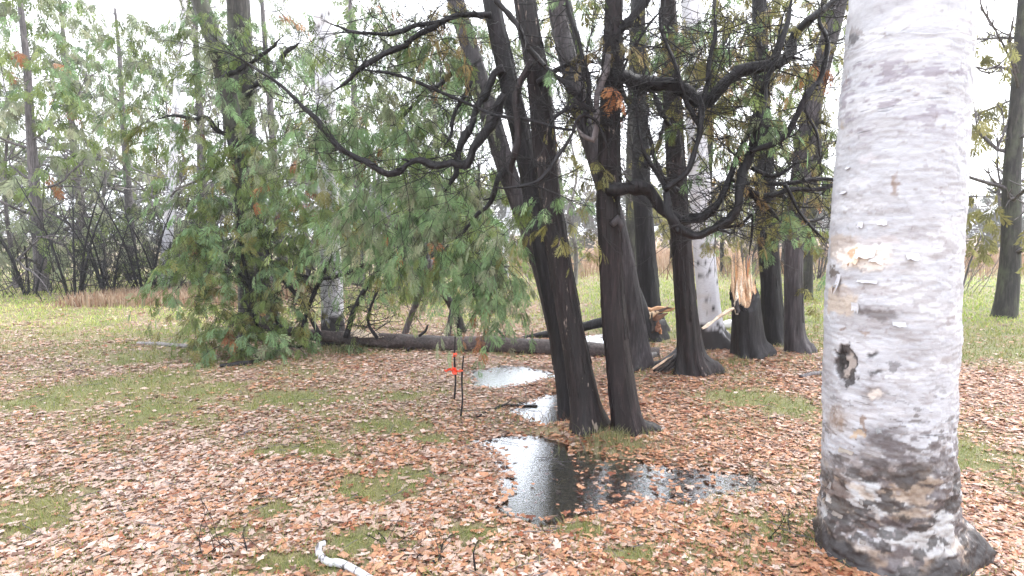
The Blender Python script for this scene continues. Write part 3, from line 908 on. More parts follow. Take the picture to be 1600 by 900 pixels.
I.crown_above(60, 5, 9, 1.2, 'right')
I.done()

# ------------------------------------------------------------------ birches
def birch_colour(V, seed, z0, dark_h=.35, bands=.5):
    p = V.reshape(-1, 3)
    z = p[:, 2] - z0
    n = fbm(p * np.array([7, 7, 11]), seed, 4)
    n2 = fbm(p * np.array([16, 16, 30]), seed + 9, 3)
    n3 = fbm(p * np.array([4, 4, 16]), seed + 5, 3)
    col = np.tile(np.array([.64, .64, .69]), (len(p), 1))
    def mix(c, m):
        nonlocal col
        col = col * (1 - m[:, None]) + np.array(c) * m[:, None]
    mix((.52, .46, .43), smooth(.56, .70, n3) * .4)
    low = smooth(dark_h, 0, z)
    mix((.035, .030, .032), smooth(.58, .66, n2 * .5 + n * .5 + low * .42 - .03))
    mix((.04, .035, .036), smooth(.70, .76, n2 * .55 + n3 * .45) * bands)
    return col

def birch(name, label, L, Y, seed, group=None, dark_h=.35, top_z=8, flare=.5, bands=.7):
    C, gz = px_trunk(L, Y, top_z)
    base = (C[1, 0], C[1, 1], gz)
    o = thing(name, label, 'tree', base, group)
    g = Geo()
    S, V = trunk(g, C, sides=48, step=.05, seed=seed, ridge=.02, flare=flare, flare_h=.12, z0=gz)
    c = birch_colour(V, seed, gz, dark_h, bands)
    g.c[-1][:len(c)] = c
    g.build('trunk', M['birch'], o, base)
    return o, S, base

birch('birch_tree', 'white birch trunk with black foot standing behind the fluted cedar',
      [(1119, 552, 38), (1112, 520, 34), (1106, 460, 33), (1100, 390, 33), (1095, 320, 33), (1090, 240, 31), (1085, 150, 29), (1082, 70, 28), (1079, 0, 27)], 7.7, 41, dark_h=.55, flare=.8, bands=.2)
birch('birch_tree', 'birch trunk with dark bands rising through the green boughs at the log end',
      [(522, 548, 36), (520, 500, 34), (518, 440, 33), (515, 380, 32), (513, 300, 31), (510, 220, 30), (508, 140, 29), (506, 60, 28), (503, 0, 27)], 8.3, 42, dark_h=.7, bands=1.0)

def big_birch():
    Y = 2.75
    L = [(1389, 892, 200), (1386, 800, 190), (1385, 700, 184), (1386, 600, 182), (1390, 500, 182), (1395, 400, 178), (1401, 300, 175), (1408, 200, 171), (1415, 100, 167), (1424, 0, 163)]
    C, gz = px_trunk(L, Y, 7, .6)
    base = (C[1, 0], C[1, 1], gz)
    o = thing('birch_tree', 'huge white birch trunk with peeling bark and black knots closest at right', 'tree', base)
    S = spline(C, .0068)
    S = np.vstack([S[S[:, 2] < 2.75], spline(C, .1)[spline(C, .1)[:, 2] >= 2.75]])
    P, R = S[:, :3], S[:, 3]
    T, N, Bn = frames(P)
    th = np.concatenate([np.linspace(-1.75, 1.75, 270, endpoint=False), np.linspace(1.75, 2 * math.pi - 1.75, 36, endpoint=False)])
    sides = len(th)
    h = (P[:, 2] - gz)[:, None]
    rs = np.random.RandomState(5)
    lob = sum(rs.uniform(.6, 1.2) * np.exp(-(np.angle(np.exp(1j * (th - a))) / .3) ** 2) for a in rs.rand(6) * 6.28)
    lob = lob * .8 + 1.9 * np.exp(-(np.angle(np.exp(1j * (th + 1.35))) / .38) ** 2)
    rad = R[:, None] * (1 + .30 * np.exp(-np.maximum(h, 0) / .10) * (.3 + .8 * lob[None]) + 0 * h)
    def pos(r):
        return P[:, None] + r[..., None] * (np.cos(th)[None, :, None] * N[:, None] + np.sin(th)[None, :, None] * Bn[:, None])
    V = pos(rad)
    px, py = project(V)
    q = V.reshape(-1, 3)
    def nz(sc, seed, oc=4):
        return fbm(q * np.array(sc), seed, oc).reshape(px.shape)
    wx, wy = (nz((22, 22, 22), 1) - .5) * 26, (nz((22, 22, 22), 2) - .5) * 20
    wx = wx + (nz((70, 70, 70), 3, 3) - .5) * 12; wy = wy + (nz((70, 70, 90), 4, 3) - .5) * 9
    fx, fy = px + wx, py + wy
    view = np.abs(np.angle(np.exp(1j * th)))[None] < 1.75          # the half of the trunk towards the camera
    col = np.zeros(px.shape + (3,)) + np.array([.43, .437, .475])
    disp = (nz((9, 9, 9), 7) - .5) * .018
    def mix(c, m):
        nonlocal col
        col = col * (1 - m[..., None]) + np.array(c) * m[..., None]
    n1, n2, n3 = nz((6, 6, 22), 11), nz((14, 14, 60), 12, 3), nz((30, 30, 45), 13, 3)
    mix((.52, .525, .56), smooth(.5, .62, n1) * .8)
    mix((.30, .29, .31), smooth(.52, .66, nz((5, 5, 14), 14)) * .5)
    # peeling sheets: sharp edged horizontal layers of a different white
    lay = nz((4, 4, 26), 15, 2)
    mix((.42, .41, .44), ((lay * 9) % 1 < .16) * .35 * smooth(260, 330, py))
    mix((.30, .28, .29), smooth(.60, .63, nz((12, 12, 40), 41)) * smooth(240, 340, py) * .55)
    mix((.12, .11, .11), smooth(.635, .655, nz((18, 18, 60), 42)) * smooth(540, 680, py) * .8)
    disp += ((lay * 5) % 1) * .004
    def spot(x, y, rx, ry, c, k=1.0, sharp=.12, push=0.0):
        d = np.hypot((fx - x) / rx, (fy - y) / ry)
        m = smooth(1 + sharp, 1 - sharp, d) * view * k
        mix(c, m)
        nonlocal disp
        disp = disp + push * m
    tan, brn, blk, gry = (.42, .36, .30), (.22, .15, .11), (.028, .023, .024), (.36, .33, .34)
    spot(1315, 385, 26, 20, (.40, .34, .30), .8); spot(1370, 375, 40, 8, (.5, .46, .46), .6)
    spot(1352, 402, 42, 20, (.70, .65, .61), 1, .2, .006); spot(1335, 395, 8, 8, (.62, .38, .22), .8)
    spot(1312, 468, 30, 24, (.46, .39, .33), .9); spot(1350, 455, 50, 8, gry, .6)
    spot(1372, 492, 26, 8, (.10, .085, .085), .8, .4, -.004); spot(1301, 422, 6, 6, (.12, .10, .09), .9)
    spot(1320, 566, 19, 26, (.05, .042, .042), .97, .1, -.010); spot(1326, 572, 8, 16, (.40, .35, .32), .8, .3); spot(1313, 560, 6, 20, (.015, .012, .012), 1, .3, -.006); spot(1330, 590, 6, 12, blk, .9, .2)
    spot(1364, 557, 11, 5, blk, .9, .5, -.006); spot(1351, 518, 8, 3.5, brn, .8, .5); spot(1314, 514, 4, 3.5, brn, .7, .5); spot(1374, 583, 10, 4, blk, .85, .5)
    spot(1367, 618, 19, 11, (.16, .13, .12), .75, .5, -.004); spot(1369, 619, 12, 6, (.55, .50, .47), 1, .4)
    spot(1311, 655, 20, 20, (.30, .24, .20), .7, .7, -.006); spot(1305, 648, 4, 12, brn, .7, .7); spot(1316, 660, 4, 10, brn, .7, .7)
    spot(1349, 665, 5, 18, brn, .8); spot(1378, 690, 26, 20, (.09, .08, .085), .75, .6); spot(1340, 680, 12, 6, (.5, .36, .22), .7)
    spot(1330, 62, 8, 10, blk, .75, .5); spot(1336, 52, 14, 4, (.2, .17, .16), .6); spot(1317, 120, 5, 12, brn, .5); spot(1312, 195, 8, 9, (.4, .34, .28), .6)
    spot(1398, 290, 5, 16, brn, .8, .6); spot(1358, 250, 14, 6, (.5, .47, .5), .5)
    spot(1370, 822, 42, 8, blk, .95, .35, -.01); spot(1395, 575, 9, 7, blk, .5)
    # weathered foot: brown, grey and black rough bark taking over downwards
    lowm = smooth(690, 760, fy)
    mix((.25, .21, .19), lowm * smooth(.40, .52, nz((9, 9, 20), 21)) * .9)
    mix((.13, .10, .09), lowm * smooth(.48, .56, nz((12, 12, 24), 22)) * .9)
    mix((.06, .05, .05), lowm * smooth(.50, .57, nz((18, 18, 40), 23)) * .9)
    mix((.10, .085, .09), smooth(640, 700, fy) * smooth(1335, 1370, fx) * smooth(.47, .55, nz((20, 20, 34), 24)) * .85)
    mix((.43, .43, .44), lowm * smooth(.52, .60, nz((7, 7, 20), 31, 5)) * .85)
    mix((.44, .34, .25), lowm * smooth(.56, .64, nz((9, 9, 26), 33, 5)) * .45)
    mix((.04, .034, .034), lowm * smooth(.52, .56, nz((16, 16, 28), 32, 5)) * .85)
    mix((.26, .19, .14), smooth(865, 885, fy) * smooth(.5, .56, nz((15, 15, 15), 25)) * .8)
    mix(blk, smooth(-6, 4, fy - 822 - (fx - 1285) * .62) * smooth(1385, 1350, fx))
    mix(blk, smooth(.10, .04, h + (nz((14, 14, 14), 51) - .5) * .12))
    # small dark nicks all the way up
    mix((.25, .22, .22), smooth(.74, .79, n3) * .6)
    mix((.22, .19, .23), smooth(.60, .65, n2) * .65 * smooth(70, 100, py) * smooth(260, 160, py))
    disp += lowm * (nz((18, 18, 26), 26) - .5) * .035 + smooth(600, 700, py) * (nz((40, 40, 50), 27) - .5) * .010 + (n3 - .5) * .004
    V = pos(rad + disp)
    g = Geo()
    n = len(P)
    i, j = np.meshgrid(np.arange(n - 1), np.arange(sides), indexing='ij')
    j2 = (j + 1) % sides
    g.add(V.reshape(-1, 3), np.stack([i * sides + j, i * sides + j2, (i + 1) * sides + j2, (i + 1) * sides + j], -1).reshape(-1, 4), None, col.reshape(-1, 3))
    g.build('trunk', M['birch'], o, base)
    # curled peels of bark: (px, py, width, height, tilt, curl, colour)
    flaps = [(1352, 396, 30, 16, .1, .022, (.70, .66, .64)), (1340, 404, 12, 15, -.3, .025, (.70, .56, .44)), (1299, 440, 10, 28, .0, .02, (.50, .50, .54)), (1368, 406, 20, 11, .2, .02, (.70, .67, .67)),
             (1378, 348, 14, 6, .1, .014, (.50, .50, .54)), (1345, 352, 8, 10, .1, .014, (.50, .50, .54)), (1372, 672, 8, 6, .5, .015, (.45, .44, .45)), (1335, 480, 12, 16, .4, .015, (.44, .43, .45)),
             (1345, 782, 5, 7, .4, .015, (.50, .46, .44)), (1310, 803, 20, 4, .15, .015, (.42, .36, .32)), (1322, 705, 26, 5, .1, .014, (.62, .54, .46)), (1362, 792, 9, 4, -.3, .015, (.46, .42, .40)),
             (1318, 300, 12, 5, .1, .01, (.50, .50, .54)), (1355, 440, 30, 4, -.05, .01, (.50, .50, .54)), (1405, 505, 18, 6, .1, .014, (.44, .44, .47)),
             (1296, 755, 5, 9, .2, .015, (.45, .41, .40)), (1348, 845, 9, 4, .4, .015, (.44, .39, .36)), (1325, 262, 9, 4, .1, .01, (.50, .50, .54)), (1425, 400, 18, 10, .2, .02, (.50, .50, .54))]
    vpx, vpy = project(V)
    front = np.abs(np.angle(np.exp(1j * th))) < 1.45
    ctr = P[:, None] + 0 * V
    for fx0, fy0, w, hgt, tilt, curl, c in flaps:
        if fy0 > 660:
            c = tuple(np.array(c) * .45)
        d2 = np.where(front[None], (vpx - fx0) ** 2 + (vpy - fy0) ** 2, 1e9)
        k = np.unravel_index(np.argmin(d2), d2.shape)
        p0 = V[k]
        nr = p0 - ctr[k]; nr[2] = 0; nr /= np.linalg.norm(nr)
        sd = np.cross([0, 0, 1.0], nr)
        s = Y / FPX * .93
        g = Geo()
        nu, nv = 7, 5
        rs2 = np.random.RandomState(int(fx0))
        u, v = np.meshgrid(np.linspace(-.5, .5, nu), np.linspace(0, 1, nv), indexing='ij')
        jag = 1 + rs2.uniform(-.3, .3, nu)[:, None]
        lx = (u * w + tilt * v * hgt) * s
        lz = (.5 - v * jag) * hgt * s
        lift = .004 + curl * v ** 1.8 * (1 + .5 * rs2.uniform(-1, 1, nu)[:, None]) - np.maximum(0, np.abs(u) - .3) * .006
        rr = np.linalg.norm((p0 - ctr[k])[:2])
        bend = rr - np.sqrt(np.maximum(rr ** 2 - lx ** 2, 0))
        pts = p0 + lx[..., None] * sd + lz[..., None] * np.array([0, 0, 1]) + (lift - bend)[..., None] * nr
        back = pts - nr * .0015
        i, j = np.meshgrid(np.arange(nu - 1), np.arange(nv - 1), indexing='ij')
        qf = np.stack([i * nv + j, (i + 1) * nv + j, (i + 1) * nv + j + 1, i * nv + j + 1], -1).reshape(-1, 4)
        g.add(pts.reshape(-1, 3), qf, None, c)
        g.add(back.reshape(-1, 3), qf[:, ::-1], None, np.array(c) * np.array([.9, .75, .6]))
        g.build('bark_peel', M['birch'], o, base)
big_birch()

# ------------------------------------------------------------------ broken wood
WOODC = [(.68, .43, .22), (.76, .56, .36), (.82, .68, .52), (.58, .31, .14), (.70, .46, .25)]

def shard(p0, p1, w0, th0, face, rs, c, twist=.3):
    """a torn splinter: tapering jagged slab from p0 to p1"""
    g = Geo()
    p0, p1 = np.array(p0), np.array(p1)
    ax = p1 - p0
    L = np.linalg.norm(ax); ax /= L
    f = np.array(face, float); f -= ax * (f @ ax); f /= np.linalg.norm(f)
    sd = np.cross(ax, f)
    n = 7
    V = []
    for k in range(n):
        t = k / (n - 1)
        w = w0 * min(.6 + 1.6 * t, 1 - max(0, t - .25) ** 1.3 * 1.35) * rs.uniform(.8, 1.2)
        h = th0 * (1 - t * .85)
        o = p0 + ax * L * t + sd * rs.normal(0, .1) * w0 + f * rs.normal(0, .15) * th0
        a = twist * t
        s2, f2 = sd * math.cos(a) + f * math.sin(a), f * math.cos(a) - sd * math.sin(a)
        for q in ((-.5, -.4), (-.15, .5), (.2, .35), (.5, .1), (.45, -.5)):
            V.append(o + s2 * q[0] * w + f2 * q[1] * h)
    m = 5
    Q = [(k * m + j, k * m + (j + 1) % m, (k + 1) * m + (j + 1) % m, (k + 1) * m + j) for k in range(n - 1) for j in range(m)]
    T = [(0, 2, 1), (0, 3, 2), (0, 4, 3)] + [((n - 1) * m, (n - 1) * m + 1, (n - 1) * m + 2), ((n - 1) * m, (n - 1) * m + 2, (n - 1) * m + 3), ((n - 1) * m, (n - 1) * m + 3, (n - 1) * m + 4)]
    cc = np.array(c) * rs.uniform(.8, 1.15, (len(V), 1))
    g.add(V, Q, T, cc)
    return g

def snapped_stump():
    Y = 7.1
    L = [(1174, 572, 52), (1170, 540, 46), (1167, 500, 43), (1164, 460, 41), (1161, 432, 38)]
    C, gz = px_trunk(L, Y, None)
    base = (C[1, 0], C[1, 1], gz)
    o = thing('tree_stump', 'snapped cedar stump with tall fresh orange splinters at its top', 'stump', base)
    g = Geo()
    S, V = trunk(g, C, sides=40, seed=61, ridge=.06, flare=.34, lobes=6, z0=gz, cap=True)
    v = g.v[0]
    # tear the rim: left front torn away, right back standing
    ns = 40
    nr = len(S)
    rs = np.random.RandomState(8)
    th = np.arange(ns) / ns * 6.283
    drop = .20 + .17 * np.cos(th + .35) + rs.uniform(-.06, .06, ns)
    ztop = S[-1, 2] - drop
    for k in range(nr):
        for j in range(ns):
            i = k * ns + j
            if v[i, 2] > ztop[j]:
                v[i, 2] = ztop[j] + (v[i, 2] - ztop[j]) * .05
    v[-1, 2] -= .25
    g.build('trunk', M['cedar_plain'], o, base)
    sp = [((1157, 492), (1155, 377), 12, 8), ((1165, 490), (1162, 402), 10, 8), ((1173, 490), (1171, 403), 11, 7), ((1150, 486), (1149, 418), 8, 6), ((1161, 480), (1158, 412), 8, 7)]
    for k in range(26):
        x = rs.uniform(1146, 1180)
        y0 = rs.uniform(470, 505) - .35 * (x - 1146); y1 = y0 - rs.uniform(25, 75)
        sp.append(((x, y0), (x + rs.normal(-1, 3), max(y1, 415 + 30 * abs(math.sin((x - 1156) * .2)))), rs.uniform(3, 8), rs.uniform(3, 6)))
    for k in range(9):
        x = 1148 + k * 3.6 + rs.uniform(-1, 1)
        sp.append(((x, 470), (x + rs.normal(-2, 2), rs.uniform(392, 410) if x < 1160 or 1168 < x < 1175 else rs.uniform(428, 448)), rs.uniform(3, 5), rs.uniform(3, 5)))
    # the torn heartwood itself, jagged at its top
    gg = Geo()
    CC = np.array([np.append(W(x, y, Y), w * Y / FPX / 2) for x, y, w in [(1166, 515, 34), (1164, 490, 33), (1163, 472, 30), (1162, 460, 26), (1162, 452, 23)]])
    SS = spline(CC, .02)
    tube(gg, SS[:, :3], SS[:, 3], 26, .06, 9, (.64, .42, .27))
    vv = gg.v[0]
    jz = rs.uniform(-.16, .14, 26) + .05 * np.sin(np.arange(26) * .9)
    for j in range(26):
        for k in range(5):
            vv[(len(SS) - 1 - k) * 26 + j, 2] += jz[j] * (1 - k / 5)
    vv[-1, 2] -= .2
    gg.c[0] = gg.c[0] * np.tile(rs.uniform(.5, 1.25, 26), len(SS) + 1)[:len(vv), None]
    gg.build('heartwood', M['wood'], o, base, False)
    for k, (a, b, w, t) in enumerate(sp):
        ya = Y - .03 + .08 * rs.uniform(-1, 1) if k < 5 else Y + rs.uniform(-.125, .09)
        s = Y / FPX
        gg = shard(W(*a, ya), W(*b, ya + rs.uniform(-.02, .06)), w * s, t * s, (0.3 * rs.normal(), -1, .1), rs, [(.60, .35, .20), (.70, .49, .33), (.80, .66, .52), (.46, .22, .11), (.66, .40, .22), (.82, .72, .60)][rs.randint(6)])
        gg.build('splinter', M['wood'], o, base, False)
    for (a, b, w, ya) in [((1147, 478), (1147, 432), 7, Y - .06), ((1181, 470), (1180, 436), 8, Y - .05), ((1177, 488), (1177, 455), 8, Y - .13), ((1152, 490), (1151, 462), 7, Y - .14), ((1172, 470), (1174, 425), 9, Y + .12)]:
        shard(W(*a, ya), W(*b, ya + .02), w * Y / FPX, .02, (0, -1, .1), rs, (.035, .028, .03)).build('bark_splinter', M['wood'], o, base, False)
    gg = shard(W(1146, 480, Y - .15), W(1099, 512, Y - .25), 6 * Y / FPX, 5 * Y / FPX, (0, -1, .3), rs, (.70, .55, .42))
    gg.build('splinter', M['wood'], o, base, False)
    gg = shard(W(1098, 514, Y - .26), W(1128, 492, Y - .2), 6 * Y / FPX, 5 * Y / FPX, (0, -1, .3), rs, (.78, .66, .52))
    gg.build('splinter', M['wood'], o, base, False)
snapped_stump()

def log(name, label, cat, L, Y, mat, seed, sides=28, group=None, rough=.05):
    S = spline(pxcurve(L, Y), .05)
    base = S[len(S) // 2, :3].copy(); base[2] = 0
    o = thing(name, label, cat, base, group)
    g = Geo()
    tube(g, S[:, :3], S[:, 3], sides, rough, seed)
    g.build('trunk', M[mat], o, base)
    return o, base, S

# the long fallen tree: trunk across the picture, its crown the green heap at left
rsF = np.random.RandomState(71)
fo, fb, fS = log('fallen_tree', 'long grey fallen cedar lying across the clearing, its green crown heaped at left', 'fallen tree',
                 [(1030, 557, 26, 7.35), (940, 550, 29, 7.5), (860, 545, 29, 7.62), (780, 540, 27, 7.75), (700, 537, 25, 7.85), (620, 533, 23, 7.95), (545, 529, 21, 8.05), (480, 522, 17, 8.0), (420, 512, 13, 7.9), (360, 505, 8, 7.8)], 7.8, 'log', 72)
gf, gt = Geo(), Geo()
for a in [(312, 372, 7.6, 30, 32, 30, 'bright'), (330, 350, 7.7, 40, 30, 26, 'low'), (385, 400, 7.8, 70, 50, 44, 'low'), (430, 350, 7.7, 60, 40, 36, 'left'), (340, 470, 7.6, 50, 44, 40, 'low'), (400, 490, 7.5, 70, 36, 44, 'low'),
          (450, 440, 7.7, 50, 40, 22, 'low'), (330, 530, 7.2, 40, 14, 20, 'low'), (390, 525, 7.2, 60, 14, 24, 'left'), (475, 490, 7.6, 24, 36, 9, 'low'), (280, 440, 7.6, 12, 18, 6, 'bright'), (580, 470, 7.8, 36, 36, 9, 'low'),
          (310, 430, 7.7, 36, 30, 22, 'left'), (540, 540, 7.6, 30, 8, 6, 'left'), (450, 540, 7.4, 40, 8, 10, 'left'), (440, 290, 7.7, 70, 40, 30, 'left'), (490, 345, 7.8, 60, 30, 18, 'low'), (350, 290, 7.9, 60, 40, 26, 'left')]:
    cluster(gf, gt, *a, size=.17, lod='mid', seed=73, rust=.015)
for k, L in enumerate([[(540, 528, 9), (560, 470, 8), (600, 403, 7), (633, 340, 7), (660, 312, 5)], [(600, 403, 6), (560, 417, 6), (533, 430, 6), (500, 435, 6), (460, 428, 5), (407, 413, 4)], [(500, 524, 8), (470, 470, 7), (430, 420, 6), (400, 350, 4)],
                       [(440, 515, 7), (410, 460, 6), (350, 410, 5), (300, 380, 4)], [(590, 530, 6), (575, 500, 5), (590, 450, 4)], [(470, 520, 7), (490, 460, 6), (520, 400, 4)], [(400, 510, 6), (390, 450, 6), (375, 380, 5), (370, 320, 4)]]):
    S = spline(pxcurve(L, 7.8), .05)
    g = Geo(); tube(g, S[:, :3], S[:, 3], 8, .1, k); g.build('limb', M['branch'], fo, fb)
    twigs_from(gt, S, 16, rsF, .2, .7, .005, .1)
tag(gt.build('twigs', M['branch'], fo, fb), kind='stuff')
tag(gf.build('foliage', M['foliage'], fo, fb, False), kind='stuff')
for (a, b, w) in [((552, 518), (600, 527), 12), ((548, 522), (582, 519), 9), ((560, 524), (592, 522), 7)]:
    shard(W(*a, 7.85), W(*b, 7.8), w * 7.9 / FPX, .03, (0, -1, .6), rsF, (.80, .66, .52)).build('splinter', M['wood'], fo, fb, False)
for L in [[(655, 525, 5), (665, 517, 4), (668, 508, 3)], [(790, 530, 5), (782, 520, 4), (775, 512, 3)], [(640, 545, 5), (632, 552, 3)]]:
    S = spline(pxcurve(L, 7.75), .03); g = Geo(); tube(g, S[:, :3], S[:, 3], 7, .1, 3); g.build('branch_stub', M['branch'], fo, fb)

# second fallen trunk, resting on the broken stump
o2, b2, S2 = log('fallen_tree', 'thin dark fallen trunk sloping up to the right with orange torn end', 'fallen trunk',
                 [(800, 533, 7, 8.7), (840, 525, 11, 8.75), (900, 513, 14, 8.8), (960, 500, 17, 8.75), (1000, 495, 24, 8.7), (1014, 494, 26, 8.7)], 8.7, 'cedar_plain', 77, 16)
for k, (a, b, w, t, c) in enumerate([((1000, 491), (1057, 482), 11, 7, (.50, .27, .14)), ((998, 493), (1030, 487), 14, 7, (.72, .52, .34)), ((1006, 497), (1044, 491), 9, 6, (.20, .10, .06)), ((995, 488), (1022, 490), 8, 5, (.80, .66, .50)),
                                     ((1008, 490), (1050, 481), 5, 5, (.10, .06, .05))]):
    shard(W(*a, 8.6), W(*b, 8.5), w * 15 / FPX, t * 14 / FPX, (0, -1, .5), rsF, c).build('splinter', M['wood'], o2, b2, False)
g = Geo(); S = spline(pxcurve([(868, 519, 5), (858, 505, 4), (850, 490, 3)], 8.75), .03); tube(g, S[:, :3], S[:, 3], 6, .1, 3); g.build('branch_stub', M['branch'], o2, b2)

C, gz = px_trunk([(1010, 533, 60), (1010, 518, 56), (1011, 505, 53), (1012, 497, 48)], 8.75, None)
bs = (C[1, 0], C[1, 1], gz)
o = thing('tree_stump', 'low black rotten stump under the torn orange trunk end', 'stump', bs)
g = Geo(); trunk(g, C, sides=32, seed=81, ridge=.12, flare=.35, z0=gz); g.build('trunk', M['cedar_plain'], o, bs)
for k, (a, b, w, t, c) in enumerate([((1018, 530), (1019, 488), 10, 8, (.035, .025, .022)), ((1026, 518), (1029, 500), 9, 6, (.22, .10, .06)), ((1033, 522), (1031, 506), 5, 5, (.42, .19, .09)), ((1004, 528), (1003, 494), 10, 7, (.03, .022, .02)), ((996, 525), (993, 490), 8, 7, (.03, .024, .022))]):
    shard(W(*a, 8.48), W(*b, 8.48), w * 8.5 / FPX, t * 8.5 / FPX, (.2, -1, 0), rsF, c).build('splinter', M['wood'], o, bs, False)

# split stub at the foot of the fluted cedar
o, b, S = log('broken_log', 'short hollow log stub with pale split edge at the fluted cedar roots', 'log',
              [(1022, 581, 7, 6.3), (1034, 573, 18, 6.33), (1050, 565, 22, 6.36), (1064, 556, 24, 6.4), (1076, 545, 26, 6.45)], 6.3, 'cedar_grey', 83, 26, rough=.14)
shard(W(1020, 577, 6.15), W(1054, 553, 6.3), .03, .03, (0, -1, .6), rsF, (.68, .48, .34)).build('splinter', M['wood'], o, b, False)
for k in range(9):
    x = rsF.uniform(1034, 1064)
    shard(W(x + 14, 556 + rsF.uniform(0, 12), 6.22), W(x - 16, 580 + rsF.uniform(-2, 8), 6.14), .035, .02, (rsF.normal() * .5, -1, .3), rsF, [(.03, .022, .02), (.05, .032, .025), (.02, .016, .016), (.10, .06, .04)][k % 4]).build('splinter', M['wood'], o, b, False)

S = spline(pxcurve([(985, 588, 9, 6.5), (1010, 580, 9, 6.5), (1030, 574, 8, 6.5), (1046, 570, 6, 6.5)], 6.5), .04)
def stick(name, label, L, Y, mat='branch', tw=0, seed=3, group=None, cat='stick', lift=.0):
    S = spline(pxcurve(L, Y), .03)
    for k in range(len(S)):
        S[k, 2] = max(S[k, 2], float(H(S[k, 0], S[k, 1])) + S[k, 3] * .6 + lift)
    base = S[len(S) // 2, :3].copy()
    g = Geo(); tube(g, S[:, :3], S[:, 3], 9, .12, seed)
    if tw:
        rs = np.random.RandomState(seed)
        twigs_from(g, S, tw, rs, .1, .35, .003, .05, 2)
    return tag(g.build(name, M[mat], None, base), label, cat, group)
def gstick(name, label, L, mat='branch', tw=0, seed=3, cat='stick', group=None):
    return stick(name, label, [(a, b, w, G(a, b)[1]) for a, b, w in L], 5, mat, tw, seed, group, cat)

gstick('fallen_branch', 'dark broken branch lying between the cedar roots and the hollow stub', [(985, 592, 8), (1012, 582, 9), (1034, 576, 8)], 'branch', 0, 5, 'branch')
gstick('fallen_slab', 'pale split wood slab on the leaves behind the pair of trunks', [(1002, 566, 12), (1024, 562, 10)], 'twig_pale', 0, 6, 'wood slab')
gstick('fallen_branch', 'short black branch lying on the mossy lawn below the green heap', [(343, 575, 7), (365, 573, 9), (388, 571, 9), (408, 566, 6)], 'branch', 4, 7, 'branch')
gstick('fallen_branch', 'pale lichen covered branch on the lawn at the left tip of the heap', [(215, 540, 5), (250, 542, 7), (290, 545, 8), (322, 548, 7)], 'twig_pale', 8, 8, 'branch')
gstick('fallen_branch', 'thin dark stick lying in front of the heap below the banded birch', [(430, 543, 5), (455, 545, 6), (482, 545, 5)], 'branch', 2, 9, 'branch')
gstick('fallen_twig', 'thin forked black twig lying in the leaves at bottom centre', [(592, 838, 3), (612, 858, 4), (640, 868, 5), (668, 880, 5), (700, 893, 5)], 'branch', 6, 10, 'twig')
gstick('fallen_twig', 'long thin twig lying left of the white birch stick', [(298, 876, 3), (330, 880, 4), (372, 876, 4), (400, 866, 3)], 'branch', 5, 12, 'twig')
gstick('fallen_twig', 'thin dark twig lying near the foot of the big birch', [(1180, 852, 3), (1215, 850, 4), (1262, 853, 4)], 'branch', 3, 13, 'twig')
gstick('fallen_branch', 'brown root like branch lying in the leaves beside the grey cedar foot', [(1250, 598, 6), (1275, 594, 8), (1300, 592, 7)], 'branch_grey', 2, 15, 'branch')
gstick('fallen_twig', 'dark thin twig half in the shallow water behind the left stake', [(745, 655, 3), (790, 636, 4), (840, 634, 3)], 'branch', 5, 16, 'twig')

# upright twig in the foreground
p = G(745, 898); S = spline(np.array([[p[0], p[1], -.03, .005], [p[0] - .01, p[1], .05, .005], [p[0] - .015, p[1] + .01, .1, .004], [p[0] + .002, p[1] + .02, .15, .002]]), .02)
g = Geo(); tube(g, S[:, :3], S[:, 3], 7, .1, 2)
tag(g.build('upright_twig', M['branch'], None, p), 'short bare twig poking upright from the leaves at bottom centre', 'twig')

# white birch stick in the foreground
S = spline(np.array([np.append(G(a, b, .04), r) for a, b, r in [(508, 854, .013), (499, 858, .015), (500, 867, .016), (512, 877, .0165), (531, 879, .0175), (548, 888, .0175), (572, 901, .018), (610, 925, .019)]]), .008)
for k in range(len(S)):
    S[k, 2] = float(H(S[k, 0], S[k, 1])) + .02 + (.02 if k < 6 else 0)
g = Geo(); tube(g, S[:, :3], S[:, 3], 16, .08, 4)
nv = len(g.v[-1])
cc = np.tile(np.array([.52, .52, .55]), (nv, 1))
nn = fbm(g.v[-1] * np.array([30, 30, 60]), 5, 3)
cc[nn > .66] = (.08, .07, .07)
u = np.arange(nv) // 16
cc[(u % 9 == 4) & (nn > .45)] = (.10, .09, .09)
g.c[-1] = cc
o = tag(g.build('birch_stick', M['birch'], None, G(540, 890)), 'crooked white birch stick lying in the leaves at the bottom edge', 'stick')

